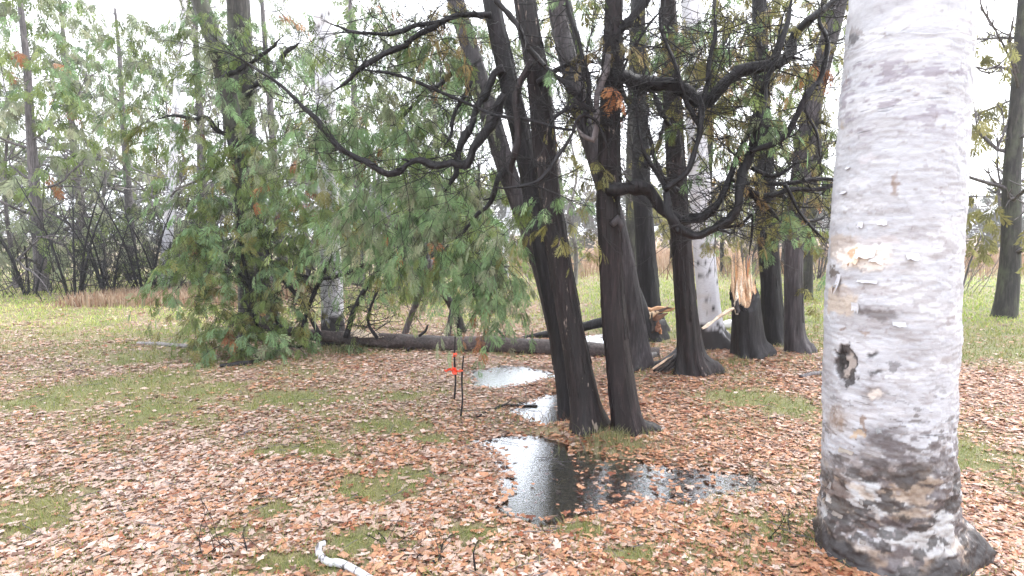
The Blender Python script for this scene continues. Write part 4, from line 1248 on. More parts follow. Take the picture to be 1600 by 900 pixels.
# pale log and bark pieces behind the snapped stump
for k, (L, lab) in enumerate([([(1128, 504, 12), (1150, 499, 17), (1172, 497, 14)], 'white birch log on the lawn left behind the snapped stump'), ([(1176, 500, 15), (1190, 497, 15), (1200, 496, 10)], 'short white birch log piece showing right of the snapped stump')]):
    rows = np.array([np.append(W(a, b, 9.6), w * 9.6 / FPX / 2) for a, b, w in L])
    rows[:, 2] = [float(H(r[0], r[1])) + r[3] * .8 for r in rows]
    S = spline(rows, .03)
    g = Geo(); tube(g, S[:, :3], S[:, 3], 18, .08, k)
    cc = np.tile(np.array([.74, .73, .74]), (len(g.v[-1]), 1)); nn = fbm(g.v[-1] * 14, 5 + k, 3); cc[nn > .6] = (.2, .15, .12)
    g.c[-1] = cc
    tag(g.build('birch_log', M['birch'], None, rows[1, :3]), lab, 'log')
for k, (a, b, w) in enumerate([(1128, 512, 14), (1142, 512, 12)]):
    p = G(a, b)
    shard(p + [-.06, 0, .03], p + [.08, .02, .05], .07, .03, (0, -1, .5), rsF, (.42, .28, .2)).build('wood_chip', M['wood'], None, p, False)
    o = bpy.context.scene.collection.objects[-1]
    tag(o, ['left brown wood chip on the lawn between birch and snapped stump', 'brown wood chip lying against the snapped stump below the white log'][k], 'wood chip')

# dead limbs propped behind the fallen trunk
def prop(label, L, mat='branch_grey', tw=3, seed=1):
    S = spline(pxcurve(L, L[0][3] if len(L[0]) > 3 else 9), .04)
    base = S[-1, :3].copy()
    o = thing('dead_limb', label, 'branch', base, None)
    g = Geo(); tube(g, S[:, :3], S[:, 3], 10, .1, seed); g.build('stem', M[mat], o, base)
    g = Geo(); twigs_from(g, S, tw, np.random.RandomState(seed), .15, .5, .005, .1, 2, t0=0); tag(g.build('twigs', M['branch'], o, base), kind='stuff')
prop('leftmost grey dead limb leaning left behind the fallen log', [(672, 405, 9, 8.9), (664, 440, 10, 8.9), (650, 475, 10, 9), (640, 500, 10, 9.1), (632, 526, 10, 9.1)], tw=8, seed=1)
prop('thick grey dead limb slanting right behind the fallen log', [(660, 380, 12, 9.0), (673, 427, 12, 9), (700, 467, 13, 9.1), (714, 492, 13, 9.2), (724, 518, 12, 9.3)], 'mossy', tw=8, seed=2)
prop('thin grey dead limb standing between the slanting limbs behind the log', [(709, 466, 6, 8.8), (705, 490, 8, 8.8), (700, 527, 8, 8.8)], tw=2, seed=3)
prop('black upright broken limb behind the log above the ribbon stake', [(712, 465, 6, 8.7), (716, 490, 8, 8.7), (718, 529, 8, 8.7)], 'branch', tw=3, seed=4)

# ------------------------------------------------------------------ stakes with flagging tape
def stake(label, x, y0, y1, lean, seed):
    p = G(x, y1)
    t = W(x + lean, y0, p[1] + .02)
    S = spline(np.array([[p[0], p[1], -.08, .009], [*p[:2], .02, .009], [*(p * .7 + t * .3 + [.008, 0, 0]), .008], [*(p * .35 + t * .65 + [-.005, 0, 0]), .008], [*t, .006]]), .02)
    o = thing('stake', label, 'stake', p, 'thin stakes by the far puddle')
    g = Geo(); tube(g, S[:, :3], S[:, 3], 8, .12, seed); g.build('stem', M['cedar_plain'], o, p)
    return S
s1 = stake('taller thin dark stake with the orange tape tied on it', 710, 520, 628, 1.5, 1)
s2 = stake('shorter thin stake to the right of the taped one, nearer the camera', 720, 556, 655, 4, 2)
def ribbon():
    YR = G(710, 628)[1] - .03
    base = W(711, 580, YR)
    o = thing('flagging_tape', 'bright orange flagging tape tied across the two thin stakes', 'tape', base)
    rs = np.random.RandomState(2)
    def strip(name, L, w):
        S = spline(np.array([np.append(W(a, b, y), 0) for a, b, y in L]), .012)[:, :3]
        n = len(S)
        tw = np.cumsum(rs.normal(0, .35, n))
        T, N, B = frames(S)
        d = (np.cos(tw)[:, None] * np.array([0, 0, 1.0]) + np.sin(tw)[:, None] * np.array([0, -1.0, 0])) * w / 2
        v = np.stack([S - d, S + d, S + d + [0, .002, 0], S - d + [0, .002, 0]], 1).reshape(-1, 3)
        Q = [(k * 4 + j, k * 4 + (j + 1) % 4, (k + 1) * 4 + (j + 1) % 4, (k + 1) * 4 + j) for k in range(n - 1) for j in range(4)] + [(0, 1, 2, 3), ((n - 1) * 4 + 3, (n - 1) * 4 + 2, (n - 1) * 4 + 1, (n - 1) * 4)]
        g = Geo(); g.add(v, Q, None, (.95, .17, .09)); g.build(name, M['ribbon'], o, base, False)
    y2 = G(720, 655)[1]
    strip('tape_loop', [(708, 554, YR), (714, 553, YR - .02), (712, 557, YR + .03), (708, 556, YR)], .022)
    strip('tape_tail', [(709, 555, YR), (706, 562, YR - .02), (707, 572, YR - .03), (709, 580, YR - .02)], .020)
    strip('tape_band', [(709, 579, YR - .03), (715, 580, YR - .05), (721, 579, y2 - .01), (724, 580, y2 + .02)], .024)
    strip('tape_loop', [(706, 576, YR + .02), (712, 577, YR - .04), (714, 582, YR - .04), (708, 583, YR + .02), (706, 578, YR + .02)], .030)
    strip('tape_tail', [(708, 579, YR - .03), (702, 577, YR - .06), (697, 580, YR - .08), (694, 578, YR - .08)], .024)
ribbon()

# ------------------------------------------------------------------ left hand trees
L1 = Tree('leafy_tree', 'mossy trunk leaning left near the left edge of the clearing', 'tree',
          [(392, 535, 34), (388, 470, 28), (384, 400, 26), (379, 320, 26), (374, 250, 26), (362, 180, 26), (348, 110, 26), (330, 50, 25), (312, 0, 24)], 8.6, 'mossy', None, seed=91, flare=.4)
L1.limb([(376, 250, 8), (340, 200, 7), (290, 180, 5), (240, 190, 3)], 8.4, None, 16)
L1.limb([(350, 120, 8), (390, 100, 6), (440, 60, 5)], 8.4, None, 14)
L1.limb([(378, 330, 7), (330, 310, 6), (280, 330, 4)], 8.2, 'branch_grey', 14)
for a in [(330, 50, 8.2, 40, 40, 22, 'left'), (352, 130, 8.2, 36, 40, 20, 'left'), (375, 40, 8.3, 30, 50, 18, 'left'), (372, 240, 8.1, 30, 40, 16, 'low'), (330, 60, 8.6, 70, 50, 26, 'left'), (240, 110, 8.6, 60, 60, 26, 'left'), (300, 190, 8.6, 70, 50, 30, 'left'), (260, 200, 8.4, 60, 40, 22, 'low'), (420, 200, 8.4, 60, 60, 26, 'left'), (340, 230, 8.4, 60, 30, 22, 'low'),
          (240, 40, 8.8, 60, 40, 20, 'far'), (400, 260, 8.2, 60, 50, 28, 'left'), (320, 320, 8.0, 70, 50, 34, 'left'), (235, 205, 8.4, 40, 12, 9, 'bright'), (450, 240, 8.0, 50, 40, 20, 'left'), (160, 130, 8.8, 70, 90, 34, 'left'), (80, 100, 8.8, 70, 90, 34, 'left')]:
    L1.cl(*a[:5], int(a[5] * .85), a[6], size=.19)
L1.crown_above(80, 5, 9, 1.6, 'left')
L1.done()

L2 = Tree('leafy_tree', 'thick mossy trunk standing upright right behind the left leaning one', 'tree',
          [(412, 520, 40), (402, 440, 36), (396, 360, 33), (390, 280, 31), (383, 200, 31), (378, 130, 33), (375, 60, 33), (372, 0, 32)], 9.6, 'mossy', None, seed=92, flare=.4)
L2.limb([(380, 150, 10), (420, 120, 8), (470, 60, 6)], 9.4, None, 14)
L2.limb([(378, 120, 10), (340, 60, 8), (300, 10, 6)], 9.6, None, 14)
for a in [(512, 180, 7.7, 26, 50, 14, 'low'), (515, 260, 7.7, 26, 50, 16, 'left'), (515, 335, 7.7, 30, 36, 18, 'low'), (450, 60, 9.6, 70, 60, 22, 'left'), (400, 30, 9.4, 60, 40, 18, 'left'), (470, 160, 9.6, 60, 60, 18, 'left'), (430, 320, 9.2, 70, 60, 30, 'low'), (560, 250, 9.4, 90, 70, 34, 'left'), (520, 90, 9.4, 60, 60, 16, 'left'), (500, 320, 9, 80, 50, 30, 'left'), (420, 90, 9.0, 60, 20, 16, 'bright')]:
    L2.cl(*a[:5], int(a[5] * (.62 if a[2] > 8 else .9)), a[6], size=.22)
L2.crown_above(36, 6, 10, 1.8, 'left')
L2.done()

# ------------------------------------------------------------------ background trees, shrubs, field
def far_tree(label, px, Y, hgt, r, crown, pal, seed, style='leafy', name='far_tree', group='trees beyond the clearing', size=.4, n=110, z0=.6):
    rs = np.random.RandomState(seed)
    b = W(px, HOR, Y); b[2] = float(H(b[0], b[1]))
    o = thing(name, label, 'tree', b, group)
    lean = rs.normal(0, .04, 2)
    C = np.array([[b[0] + lean[0] * z + rs.normal(0, .03) * (z > 0), b[1] + lean[1] * z, b[2] + z, r * (1 - .75 * max(z, 0) / hgt)] for z in np.linspace(-.2, hgt, 7)])
    g = Geo()
    S, V = trunk(g, C, sides=14, step=.2, seed=seed, ridge=.04, flare=.3, z0=b[2])
    if style == 'birch':
        g.c[-1][:V.size // 3] = birch_colour(V, seed, b[2], .3, .8)
    g.build('trunk', M['birch' if style == 'birch' else ('branch_grey' if style != 'dark' else 'mossy')], o, b)
    gt, gf = Geo(), Geo()
    up = S[S[:, 2] > b[2] + z0]
    for _ in range(16 if style != 'birch' else 22):
        i = rs.randint(len(up)); a = rs.rand() * 6.28
        f = 1 - (up[i, 2] - b[2]) / hgt
        twig(gt, up[i, :3], [math.cos(a), math.sin(a), .35], crown * (.4 + f) * rs.uniform(.6, 1.1), max(.012, up[i, 3] * .3), rs, .15, 3)
    tag(gt.build('twigs', M['twig_pale' if style == 'birch' else 'branch_grey'], o, b), kind='stuff')
    n = int(n * .62)
    if n:
        z = rs.uniform(z0, hgt, n)
        k = (1 - z / hgt)
        rad = crown * (.25 + .9 * k) * np.sqrt(rs.rand(n))
        a = rs.rand(n) * 6.28
        st = np.stack([np.interp(z, S[:, 2] - b[2], S[:, 0]) + np.cos(a) * rad, np.interp(z, S[:, 2] - b[2], S[:, 1]) + np.sin(a) * rad, b[2] + z], 1)
        d = np.stack([np.cos(a), np.sin(a), rs.uniform(-.5, .2, n)], 1)
        boughlets(gf, None, st, d, size * rs.uniform(1.2, 2.5, n), size, pal, 'lo', rs, 7, rust=.01)
        tag(gf.build('foliage', M['foliage'], o, b, False), kind='stuff')
    return o

far_tree('pale birch with slender white trunk beyond the lawn at far left', 250, 15.3, 9, .14, 1.6, 'far', 101, 'birch', 'birch_tree', n=0, z0=2)
far_tree('thin white birch far behind the hanging boughs left of the dark trunks', 788, 19, 9, .12, 1.4, 'far', 102, 'birch', 'birch_tree', n=0, z0=2.5)
for k, (lab, px, Y, hgt, r, cr, pal, st, n) in enumerate([
    ('loose grey green conifer at the far left beyond the lawn', 205, 20, 9, .16, 2.2, 'far', 'leafy', 240),
    ('bushy pale conifer behind the left leaning mossy trunk', 320, 19, 10, .18, 2.0, 'far', 'leafy', 150),
    ('tall thin conifer behind the upright mossy trunk', 440, 21, 11, .18, 2.0, 'far', 'leafy', 140),
    ('grey green conifer behind the banded birch', 560, 18, 9, .16, 1.9, 'far', 'leafy', 130),
    ('low dense evergreen behind the dead limbs and fallen log', 655, 15, 4.2, .14, 1.7, 'left', 'dark', 150),
    ('round dark green bush tree behind the hanging boughs', 745, 14.5, 3.2, .12, 1.4, 'low', 'dark', 150),
    ('pale tall conifer behind the grey leaning cedar', 690, 24, 8, .18, 2.0, 'far', 'leafy', 120),
    ('thin loose conifer seen between the dark trunk pair', 885, 26, 8, .14, 1.5, 'far', 'leafy', 60),
    ('dense evergreen outside the left edge of the lawn', 60, 16, 9, .16, 2.2, 'far', 'leafy', 260),
    ('grey green evergreen at the extreme left of the wood', -60, 19, 10, .18, 2.4, 'far', 'leafy', 240),
    ('tall evergreen just left of the pale far birch', 130, 22, 10, .18, 2.4, 'far', 'leafy', 260),
    ('olive evergreen standing right behind the huge birch', 1470, 13, 8, .16, 1.8, 'olive', 'dark', 130),
    ('low dark evergreen behind the grey cedar and huge birch', 1330, 17, 5, .14, 1.7, 'right', 'dark', 90),
    ('dark evergreen at the extreme right edge of the wood', 1580, 11, 8, .18, 1.8, 'olive', 'dark', 150),
    ('loose olive evergreen behind the straight far cedar', 985, 13.5, 9, .14, 1.5, 'olive', 'dark', 60),
    ('loose evergreen behind the white birch of the clump', 1100, 14, 9, .14, 1.7, 'right', 'dark', 90),
    ('loose brownish evergreen behind the dark trunk right of the stump', 1203, 15, 9, .14, 1.7, 'right', 'dark', 90),
    ('olive evergreen right behind the grey leaning cedar', 1265, 14, 9, .14, 1.7, 'olive', 'dark', 90),
    ('small evergreen at the field edge behind the snapped stump', 1130, 24, 3.4, .10, 1.2, 'olive', 'dark', 60),
    ('small olive evergreen behind the two touching trunks', 1225, 23, 3.6, .10, 1.4, 'olive', 'dark', 70),
    ('small evergreen at the field edge left of the white birch', 1050, 27, 3.2, .10, 1.3, 'olive', 'dark', 60)]):
    far_tree(lab, px, Y, hgt, r, cr, pal, 200 + k, st, n=n, name='evergreen_tree', z0=2.4 if lab.startswith(('loose olive', 'loose evergreen', 'loose brown', 'olive evergreen right')) else .6, size=.4 if Y > 14.5 else .32)

def shrub(label, px, Y, hgt, spread, n, seed, mat='branch_grey', group='bare shrubs at the field edge'):
    rs = np.random.RandomState(seed)
    b = W(px, HOR, Y); b[2] = float(H(b[0], b[1]))
    o = thing('bare_shrub', label, 'shrub', b, group)
    gt = Geo()
    n = int(n * .66)
    for k in range(4):
        a = rs.rand() * 6.28
        S = spline(np.array([[b[0] + math.cos(a) * .1, b[1] + math.sin(a) * .1, b[2] - .05, .03], [b[0] + math.cos(a) * .3 * spread, b[1] + math.sin(a) * .3 * spread, b[2] + hgt * .5, .022], [b[0] + math.cos(a) * .7 * spread, b[1] + math.sin(a) * .7 * spread, b[2] + hgt, .008]]), .08)
        g = Geo(); tube(g, S[:, :3], S[:, 3], 7, .1, k); g.build('stem', M[mat], o, b)
        twigs_from(gt, S, n // 8, rs, .4, 1.1, .008, .3, 3)
    for _ in range(n // 2):
        a = rs.rand() * 6.28
        p = b + np.array([math.cos(a), math.sin(a), 0]) * rs.rand() * spread * .6
        twig(gt, p, [math.cos(a) * .4, math.sin(a) * .4, 1], hgt * rs.uniform(.5, 1.05), .010, rs, .15, 3)
    tag(gt.build('twigs', M[mat], o, b), kind='stuff')
shrub('dense bare brown shrub under the pale far birch', 222, 15, 2.6, 1.3, 70, 1, 'branch')
shrub('grey bare shrub right of the pale far birch', 285, 16, 2.6, 1.3, 60, 2)
shrub('bare dark shrub outside the left edge of the lawn', 110, 14, 2.8, 1.4, 70, 3, 'branch')
shrub('bare thicket shrub behind the hanging rust sprig', 850, 18, 2.2, 1.2, 50, 4)
shrub('bare thin shrub behind the low dense evergreen', 620, 16, 2.4, 1.3, 50, 5)
shrub('bare brown shrub at the field edge behind the snapped stump', 1165, 21, 2.3, 1.3, 60, 6)
shrub('bare brown shrub right of the grey cedar at the field edge', 1280, 20, 2.4, 1.3, 60, 7)
shrub('bare shrub right behind the huge birch', 1500, 16, 2.4, 1.2, 50, 8)

def bare_tree(label, px, Y, hgt, seed, mat='branch_grey'):
    rs = np.random.RandomState(seed)
    b = W(px, HOR, Y); b[2] = float(H(b[0], b[1]))
    o = thing('bare_tree', label, 'tree', b, 'bare trees of the thicket')
    C = np.array([[b[0] + rs.normal(0, .06) * z, b[1] + rs.normal(0, .05) * z, b[2] + z, .07 * (1 - .8 * max(z, 0) / hgt)] for z in np.linspace(-.1, hgt, 6)])
    g = Geo(); S, V = trunk(g, C, sides=12, step=.2, seed=seed, flare=.3, z0=b[2]); g.build('trunk', M[mat], o, b)
    gt = Geo()
    up = S[S[:, 2] > b[2] + .5]
    for _ in range(34):
        i = rs.randint(len(up)); a = rs.rand() * 6.28
        twig(gt, up[i, :3], [math.cos(a), math.sin(a) * .6, rs.uniform(.2, .9)], rs.uniform(.8, 1.9), .014, rs, .2, 3)
    tag(gt.build('twigs', M[mat], o, b), kind='stuff')
for k, (lab, px, Y, hgt, mt) in enumerate([
    ('pale bare tree at far left behind the brown shrubs', 160, 17.5, 6, 'twig_pale'),
    ('pale bare tree just right of the far left birch', 275, 18.5, 6.5, 'twig_pale'),
    ('grey bare tree behind the mossy leaning trunk', 350, 16.5, 6, 'branch_grey'),
    ('pale bare tree behind the two mossy trunks', 425, 17.5, 6.5, 'twig_pale'),
    ('pale bare tree left of the banded birch', 480, 16, 6, 'twig_pale'),
    ('grey bare tree behind the hanging boughs in the middle', 590, 19, 7, 'branch_grey'),
    ('pale bare tree behind the long curved limb', 640, 21, 7, 'twig_pale'),
    ('pale bare tree left of the leaning grey cedar', 725, 17, 6, 'twig_pale'),
    ('pale bare tree between the pair and the straight cedar', 900, 18, 5.5, 'twig_pale'),
    ('bare tree outside the left edge of the lawn', 20, 17, 6, 'branch_grey')]):
    bare_tree(lab, px, Y, hgt, 400 + k, mt)
for k, (lab, px, Y) in enumerate([('dark bare shrub at the left end of the brown grass', 165, 14.6), ('low bare shrub left of the fallen green crown', 250, 14.8), ('dark bare shrub behind the tip of the green crown', 310, 15.2), ('bare shrub at the extreme left of the lawn', 40, 15), ('bare shrub behind the banded birch foot', 470, 15.5)]):
    shrub(lab, px, Y, 2.0, 1.2, 60, 50 + k, 'branch')

def far_wood():
    """the distant wood edge round the field: one mass of crowns"""
    rs = np.random.RandomState(9)
    gf = Geo()
    n = 3800
    x = rs.uniform(-130, 130, n); y = 62 + rs.uniform(0, 10, n) + .0006 * x ** 2
    hm = 3.5 + 5 * fbm(np.stack([x * .12, 0 * x, 0 * x], -1), 4, 3) + 4 * smooth(-5, -40, x)
    z = hm * rs.rand(n) ** .8
    st = np.stack([x, y, z + H(x, y)], 1)
    place_sprays(gf, st, np.stack([rs.normal(0, 1, n), rs.normal(0, .3, n), rs.normal(.2, .6, n)], 1), np.stack([0 * x, -1 + 0 * x, .3 * rs.normal(size=n)], 1), rs.uniform(1.2, 2.4, n),
                 np.array([(.11, .115, .095), (.15, .13, .12), (.09, .10, .075)])[rs.randint(0, 3, n)], 'lo', rs)
    tag(gf.build('distant_wood', M['foliage'], None, (0, 62, 0), False), 'distant pale wood edge beyond the open field', 'woods', None, 'stuff')
far_wood()

# ------------------------------------------------------------------ grass
def blades(geo, x, y, h, w, col, rs, lean=.5):
    n = len(x)
    z = H(x, y)
    a = rs.rand(n) * 6.28
    b = rs.rand(n) * 6.28
    p = np.stack([x, y, z - .005], 1)
    sd = np.stack([np.cos(a), np.sin(a), 0 * a], 1) * (w / 2)[:, None]
    ln = np.stack([np.cos(b), np.sin(b), 0 * a], 1) * (h * lean * rs.rand(n))[:, None]
    up = np.array([0, 0, 1.0]) * h[:, None]
    v = np.stack([p - sd, p + sd, p + sd * .7 + ln * .35 + up * .55, p - sd * .7 + ln * .35 + up * .55, p + ln + up * .95], 1)
    i = np.arange(n)[:, None] * 5
    geo.add(v.reshape(-1, 3), i + np.array([0, 1, 2, 3]), i + np.array([3, 2, 4]), np.repeat(col, 5, 0))

def grow_grass():
    rs = np.random.RandomState(3)
    geo = Geo()
    # sample so that the density falls with distance
    n = 190000
    Y = 2.4 * np.exp(rs.rand(n) * math.log(26 / 2.4))
    X = (rs.rand(n) - .5) * 2 * (.98 * Y + .6)
    g = green(X, Y)
    dp = pud(X, Y)
    keep = (rs.rand(n) < g ** 1.3 * .95 + .10) & ((dp < -.03) | (rs.rand(n) < .10))
    X, Y, g = X[keep], Y[keep], g[keep]
    k = len(X)
    near = np.clip(Y / 5, .75, 3.0)
    h = rs.uniform(.018, .065, k) * (.8 + .3 * near)
    w = rs.uniform(.004, .0075, k) * near
    pal = np.array([(.17, .20, .05), (.23, .235, .07), (.28, .25, .10), (.13, .17, .045), (.31, .26, .14)])
    patch = fbm(np.stack([X * .8, Y * .8, 0 * X], -1), 77, 2)[:, None]
    c = pal[rs.randint(0, 5, k)] * (.8 + .5 * patch) * rs.uniform(.8, 1.25, (k, 1))
    far = smooth(8, 11, Y)[:, None]
    c = c * (1 + far * np.array([.75, 1.05, .65]))
    blades(geo, X, Y, h, w, c, rs, 1.4)
    tag(geo.build('lawn_grass', M['grass'], None, (0, 0, 0), False), 'short wet green grass showing between the fallen leaves', 'grass', None, 'stuff')
    geo = Geo()
    k = 30000
    X = rs.uniform(-3, 34, k); Y = rs.uniform(21, 46, k) + rs.uniform(-2, 2, k)
    m = rs.rand(k) < .3 + fbm(np.stack([X * .4, Y * .4, 0 * X], -1), 5, 2)
    X, Y = X[m], Y[m]
    X2 = rs.uniform(-9.6, -5.2, 7000); Y2 = rs.uniform(12.4, 16, 7000)
    X, Y = np.concatenate([X, X2]), np.concatenate([Y, Y2]); k = len(X)
    c = np.array([(.34, .23, .15), (.40, .29, .20), (.28, .17, .11), (.44, .35, .26)])[rs.randint(0, 4, k)]
    blades(geo, X, Y, rs.uniform(.3, .9, k) * np.where(X < -5, .38, .85), rs.uniform(.012, .035, k), c, rs, .5)
    tag(geo.build('dry_field_grass', M['dry'], None, (0, 0, 0), False), 'tall dry reddish brown grass along the field edge', 'grass', None, 'stuff')
    # grass tuft and weeds at the feet of the pair
    for lab, px, py, rx, ry, n, hh, cols in [('pale grass tuft between the feet of the cedar pair', 955, 702, .17, .08, 420, .11, [(.22, .22, .10), (.30, .28, .15), (.17, .18, .07)]),
                                              ('thin dry brown weeds standing in wet leaves left of the cedar pair', 850, 655, .20, .14, 110, .13, [(.12, .07, .05), (.16, .09, .06), (.10, .07, .06)]),
                                              ('small green grass tuft at the foot of the snapped stump', 1150, 580, .12, .10, 150, .08, [(.12, .16, .04), (.16, .18, .06)]),
                                              ('grass tuft at the foot of the fluted cedar', 1115, 592, .12, .12, 200, .10, [(.11, .13, .05), (.18, .17, .08)]),
                                              ('thin grass tuft below the grey green bough at the log end', 535, 552, .2, .12, 200, .12, [(.11, .14, .05), (.16, .18, .08)])]:
        p = G(px, py)
        X = p[0] + rs.normal(0, rx, n); Y = p[1] + rs.normal(0, ry, n)
        g = Geo(); blades(g, X, Y, rs.uniform(.5, 1.2, n) * hh, np.full(n, .004) * p[1] / 4.5, np.array(cols)[rs.randint(0, len(cols), n)], rs, 1.0)
        tag(g.build('grass_tuft', M['grass'], None, p, False), lab, 'grass tuft', None, 'stuff')
grow_grass()

# ------------------------------------------------------------------ fallen leaves
def leaf_template(seed, lobes):
    rs = np.random.RandomState(seed)
    n = 2 * lobes + 1
    V = [(0, 0, .10)]
    for k in range(n):
        a = -math.pi + (k + .5) / n * 2 * math.pi
        r = (.5 if k % 2 == 0 else .30) * rs.uniform(.8, 1.15)
        x, y = r * math.cos(a) * 1.15, r * math.sin(a) * .85
        V.append((x, y, rs.uniform(-.06, .10) + .35 * y * y * rs.choice([-1, 1.6]) + .12 * x * x))
    T = [(0, 1 + k, 1 + (k + 1) % n) for k in range(n)]
    return np.array(V), np.array(T)
def plain_leaf(seed):
    rs = np.random.RandomState(seed)
    V = [(-.5, 0, .02), (-.1, -.34, .05), (.52, rs.uniform(-.1, .1), 0), (-.05, .33, .07), (.15, 0, -.03)]
    return np.array(V) * rs.uniform(.85, 1.12, (5, 3)), np.array([(0, 1, 4), (1, 2, 4), (2, 3, 4), (3, 0, 4)])
LEAF = [leaf_template(k, 3 + k % 3) for k in range(10)] + [plain_leaf(k) for k in range(6)]      # lobed ones near, plain ones farther off
LCOL = {'pale': [(.46, .325, .265), (.53, .40, .34), (.41, .275, .215), (.57, .47, .41)], 'tan': [(.42, .20, .11), (.35, .165, .09), (.46, .25, .15)],
        'brown': [(.20, .10, .06), (.24, .125, .08), (.15, .075, .05)], 'rust': [(.22, .068, .030), (.15, .045, .022), (.28, .095, .045)]}
LNAMES = ['pale', 'tan', 'brown', 'rust']

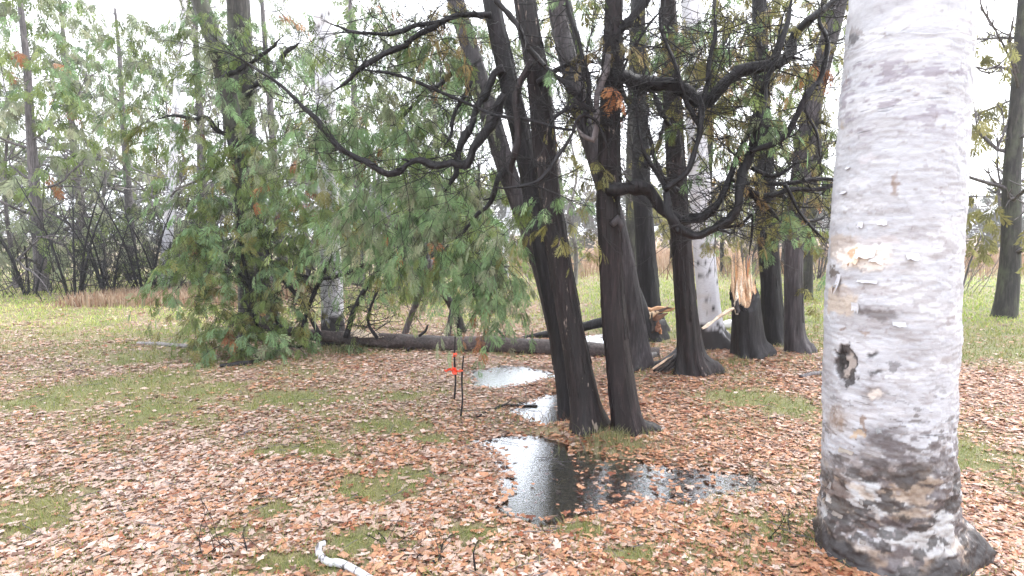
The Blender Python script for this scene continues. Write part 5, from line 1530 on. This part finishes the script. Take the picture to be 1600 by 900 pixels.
def drop_leaves():
    rs = np.random.RandomState(4)
    n = 280000
    Y = 2.3 * np.exp(rs.rand(n) ** .82 * math.log(24 / 2.3))
    X = (rs.rand(n) - .5) * 2 * (.98 * Y + .6)
    g = green(X, Y)
    dp = pud(X, Y)
    dens = np.clip(1.15 - g * 1.25, .07, 1)
    dens = np.where(dp > .02, np.where(X > .95, .5, np.where(X > .40, .35, .02)), dens)
    far_r = smooth(8.5, 11, Y)
    dens = dens * (1 - .35 * far_r)
    keep = rs.rand(n) < dens
    # nothing inside trunk feet
    X, Y, dp = X[keep], Y[keep], dp[keep]
    n = len(X)
    z = np.where(dp > .0, -.004, H(X, Y)) + rs.uniform(.003, .015, n)
    sunk = (dp > .02) & (rs.rand(n) < .75)
    z = np.where(sunk, H(X, Y) + rs.uniform(.004, .012, n), z)
    size = np.clip(.038 * np.exp(rs.normal(0, .36, n)), .016, .085) * np.clip(.75 + Y / 22, .75, 1.5)
    # colours by zone: pinkish pale at left, rusty under the cedars
    pb = G(850, 655)
    warm = np.clip(.22 + .62 * smooth(-1.2, 1.0, X) + .8 * np.exp(-((X - pb[0]) ** 2 + (Y - pb[1]) ** 2) / .05) + (fbm(np.stack([X, Y, 0 * X], -1) * 1.3, 91, 3) - .5) * 1.3 + .35 * np.exp(-((X - 1.5) ** 2 + (Y - 6.2) ** 2) / 2.2), 0, 1)
    u = rs.rand(n)
    kind = np.where(u < .66 - .54 * warm, 0, np.where(u < .82 - .08 * warm, 1, np.where(u < .94 - .06 * warm, 2, 3)))
    shade = rs.randint(0, 3, n)
    tpl = np.where(Y > 4.3, rs.randint(10, 16, n), rs.randint(0, 10, n))
    yaw, pit, rol = rs.rand(n) * 6.283, rs.normal(0, .13, n), rs.normal(0, .13, n)
    cy, sy, cp, sp, cr, sr = np.cos(yaw), np.sin(yaw), np.cos(pit), np.sin(pit), np.cos(rol), np.sin(rol)
    R = np.stack([np.stack([cy * cp, cy * sp * sr - sy * cr, cy * sp * cr + sy * sr], -1), np.stack([sy * cp, sy * sp * sr + cy * cr, sy * sp * cr - cy * sr], -1), np.stack([-sp, cp * sr, cp * cr], -1)], 1)
    pos = np.stack([X, Y, z], 1)
    px, py = project(pos)
    sz = size / Y
    inview = (px > 10) & (px < 1590) & (py > 10) & (py < 890)
    order = np.argsort(-np.where(inview, sz * np.where(kind == 0, 1, 1.05), 0))
    single = order[:300]
    mask = np.ones(n, bool); mask[single] = False
    geo = Geo()
    for t in range(16):
        V, T = LEAF[t]
        m = mask & (tpl == t)
        idx = np.where(m)[0]
        v = pos[idx][:, None] + size[idx][:, None, None] * np.einsum('nij,vj->nvi', R[idx], V)
        tr = (np.arange(len(idx))[:, None, None] * len(V) + T[None]).reshape(-1, 3)
        c = np.zeros((len(idx), 3))
        for k in range(4):
            mk = kind[idx] == k
            c[mk] = np.array(LCOL[LNAMES[k]])[shade[idx][mk] % len(LCOL[LNAMES[k]])]
        c *= rs.uniform(.8, 1.2, (len(c), 1))
        geo.add(v.reshape(-1, 3), None, tr, np.repeat(c, len(V), 0))
    tag(geo.build('leaf_litter', M['leaf'], None, (0, 0, 0), False), 'carpet of wet fallen leaves over the clearing', 'leaf litter', None, 'stuff')
    cache = {}
    words = {'pale': 'pale pinkish tan dead leaf lying in the near leaf carpet', 'tan': 'orange tan dead leaf lying in the near leaf carpet', 'brown': 'dull brown dead leaf lying in the near leaf carpet', 'rust': 'dark rust red dead leaf lying in the near leaf carpet'}
    for i in single:
        nm = LNAMES[kind[i]]
        key = (tpl[i] % 5, nm, shade[i])
        if key not in cache:
            gg = Geo(); V, T = LEAF[key[0]]
            gg.add(V, None, T, LCOL[nm][shade[i]])
            cache[key] = gg.mesh('fallen_leaf', M['leaf'], (0, 0, 0), False)
        o = bpy.data.objects.new('fallen_leaf', cache[key])
        COL.objects.link(o)
        mm = Matrix(R[i].tolist()).to_4x4()
        o.matrix_world = Matrix.Translation(Vector(pos[i])) @ mm @ Matrix.Scale(size[i], 4)
        tag(o, words[nm], 'leaf', nm + ' fallen leaves nearest the front')
drop_leaves()

def litter_twigs():
    rs = np.random.RandomState(14)
    g = Geo()
    for _ in range(420):
        y = 2.4 * math.exp(rs.rand() * 1.5); x = (rs.rand() - .5) * 1.9 * y
        L = rs.uniform(.04, .22); a = rs.rand() * 6.28
        t = np.linspace(-.5, .5, 5)
        px = x + t * L * math.cos(a) + rs.normal(0, .006, 5); py = y + t * L * math.sin(a) + rs.normal(0, .006, 5)
        tube(g, np.stack([px, py, H(px, py) + .02 + rs.uniform(0, .008)], 1), np.full(5, rs.uniform(.0012, .003)), 4, cap=False)
    tag(g.build('litter_twigs', M['branch_grey'], None, (0, 0, 0)), 'thin broken twigs scattered among the fallen leaves', 'twigs', None, 'stuff')
litter_twigs()

# ------------------------------------------------------------------ haze volume added to imitate veiling glare of the lens
hb = Geo()
x0, x1, y0, y1, z0, z1 = -1000, 1000, -80, 1620, -2.5, 14.5
hb.add([(x, y, z) for x in (x0, x1) for y in (y0, y1) for z in (z0, z1)], [(0, 1, 3, 2), (4, 6, 7, 5), (0, 4, 5, 1), (2, 3, 7, 6), (0, 2, 6, 4), (1, 5, 7, 3)])
hm = bpy.data.materials.new('veil_haze'); hm.use_nodes = True
hn = hm.node_tree.nodes; hn.clear()
ho = hn.new('ShaderNodeOutputMaterial'); hv = hn.new('ShaderNodeVolumePrincipled')
hv.inputs['Color'].default_value = (.93, .95, 1, 1)
hv.inputs['Density'].default_value = .0015
hm.node_tree.links.new(hv.outputs[0], ho.inputs['Volume'])
tag(hb.build('haze', hm, None, (0, 0, 0), False), 'thin pale damp haze filling the clearing', 'haze', None, 'stuff')
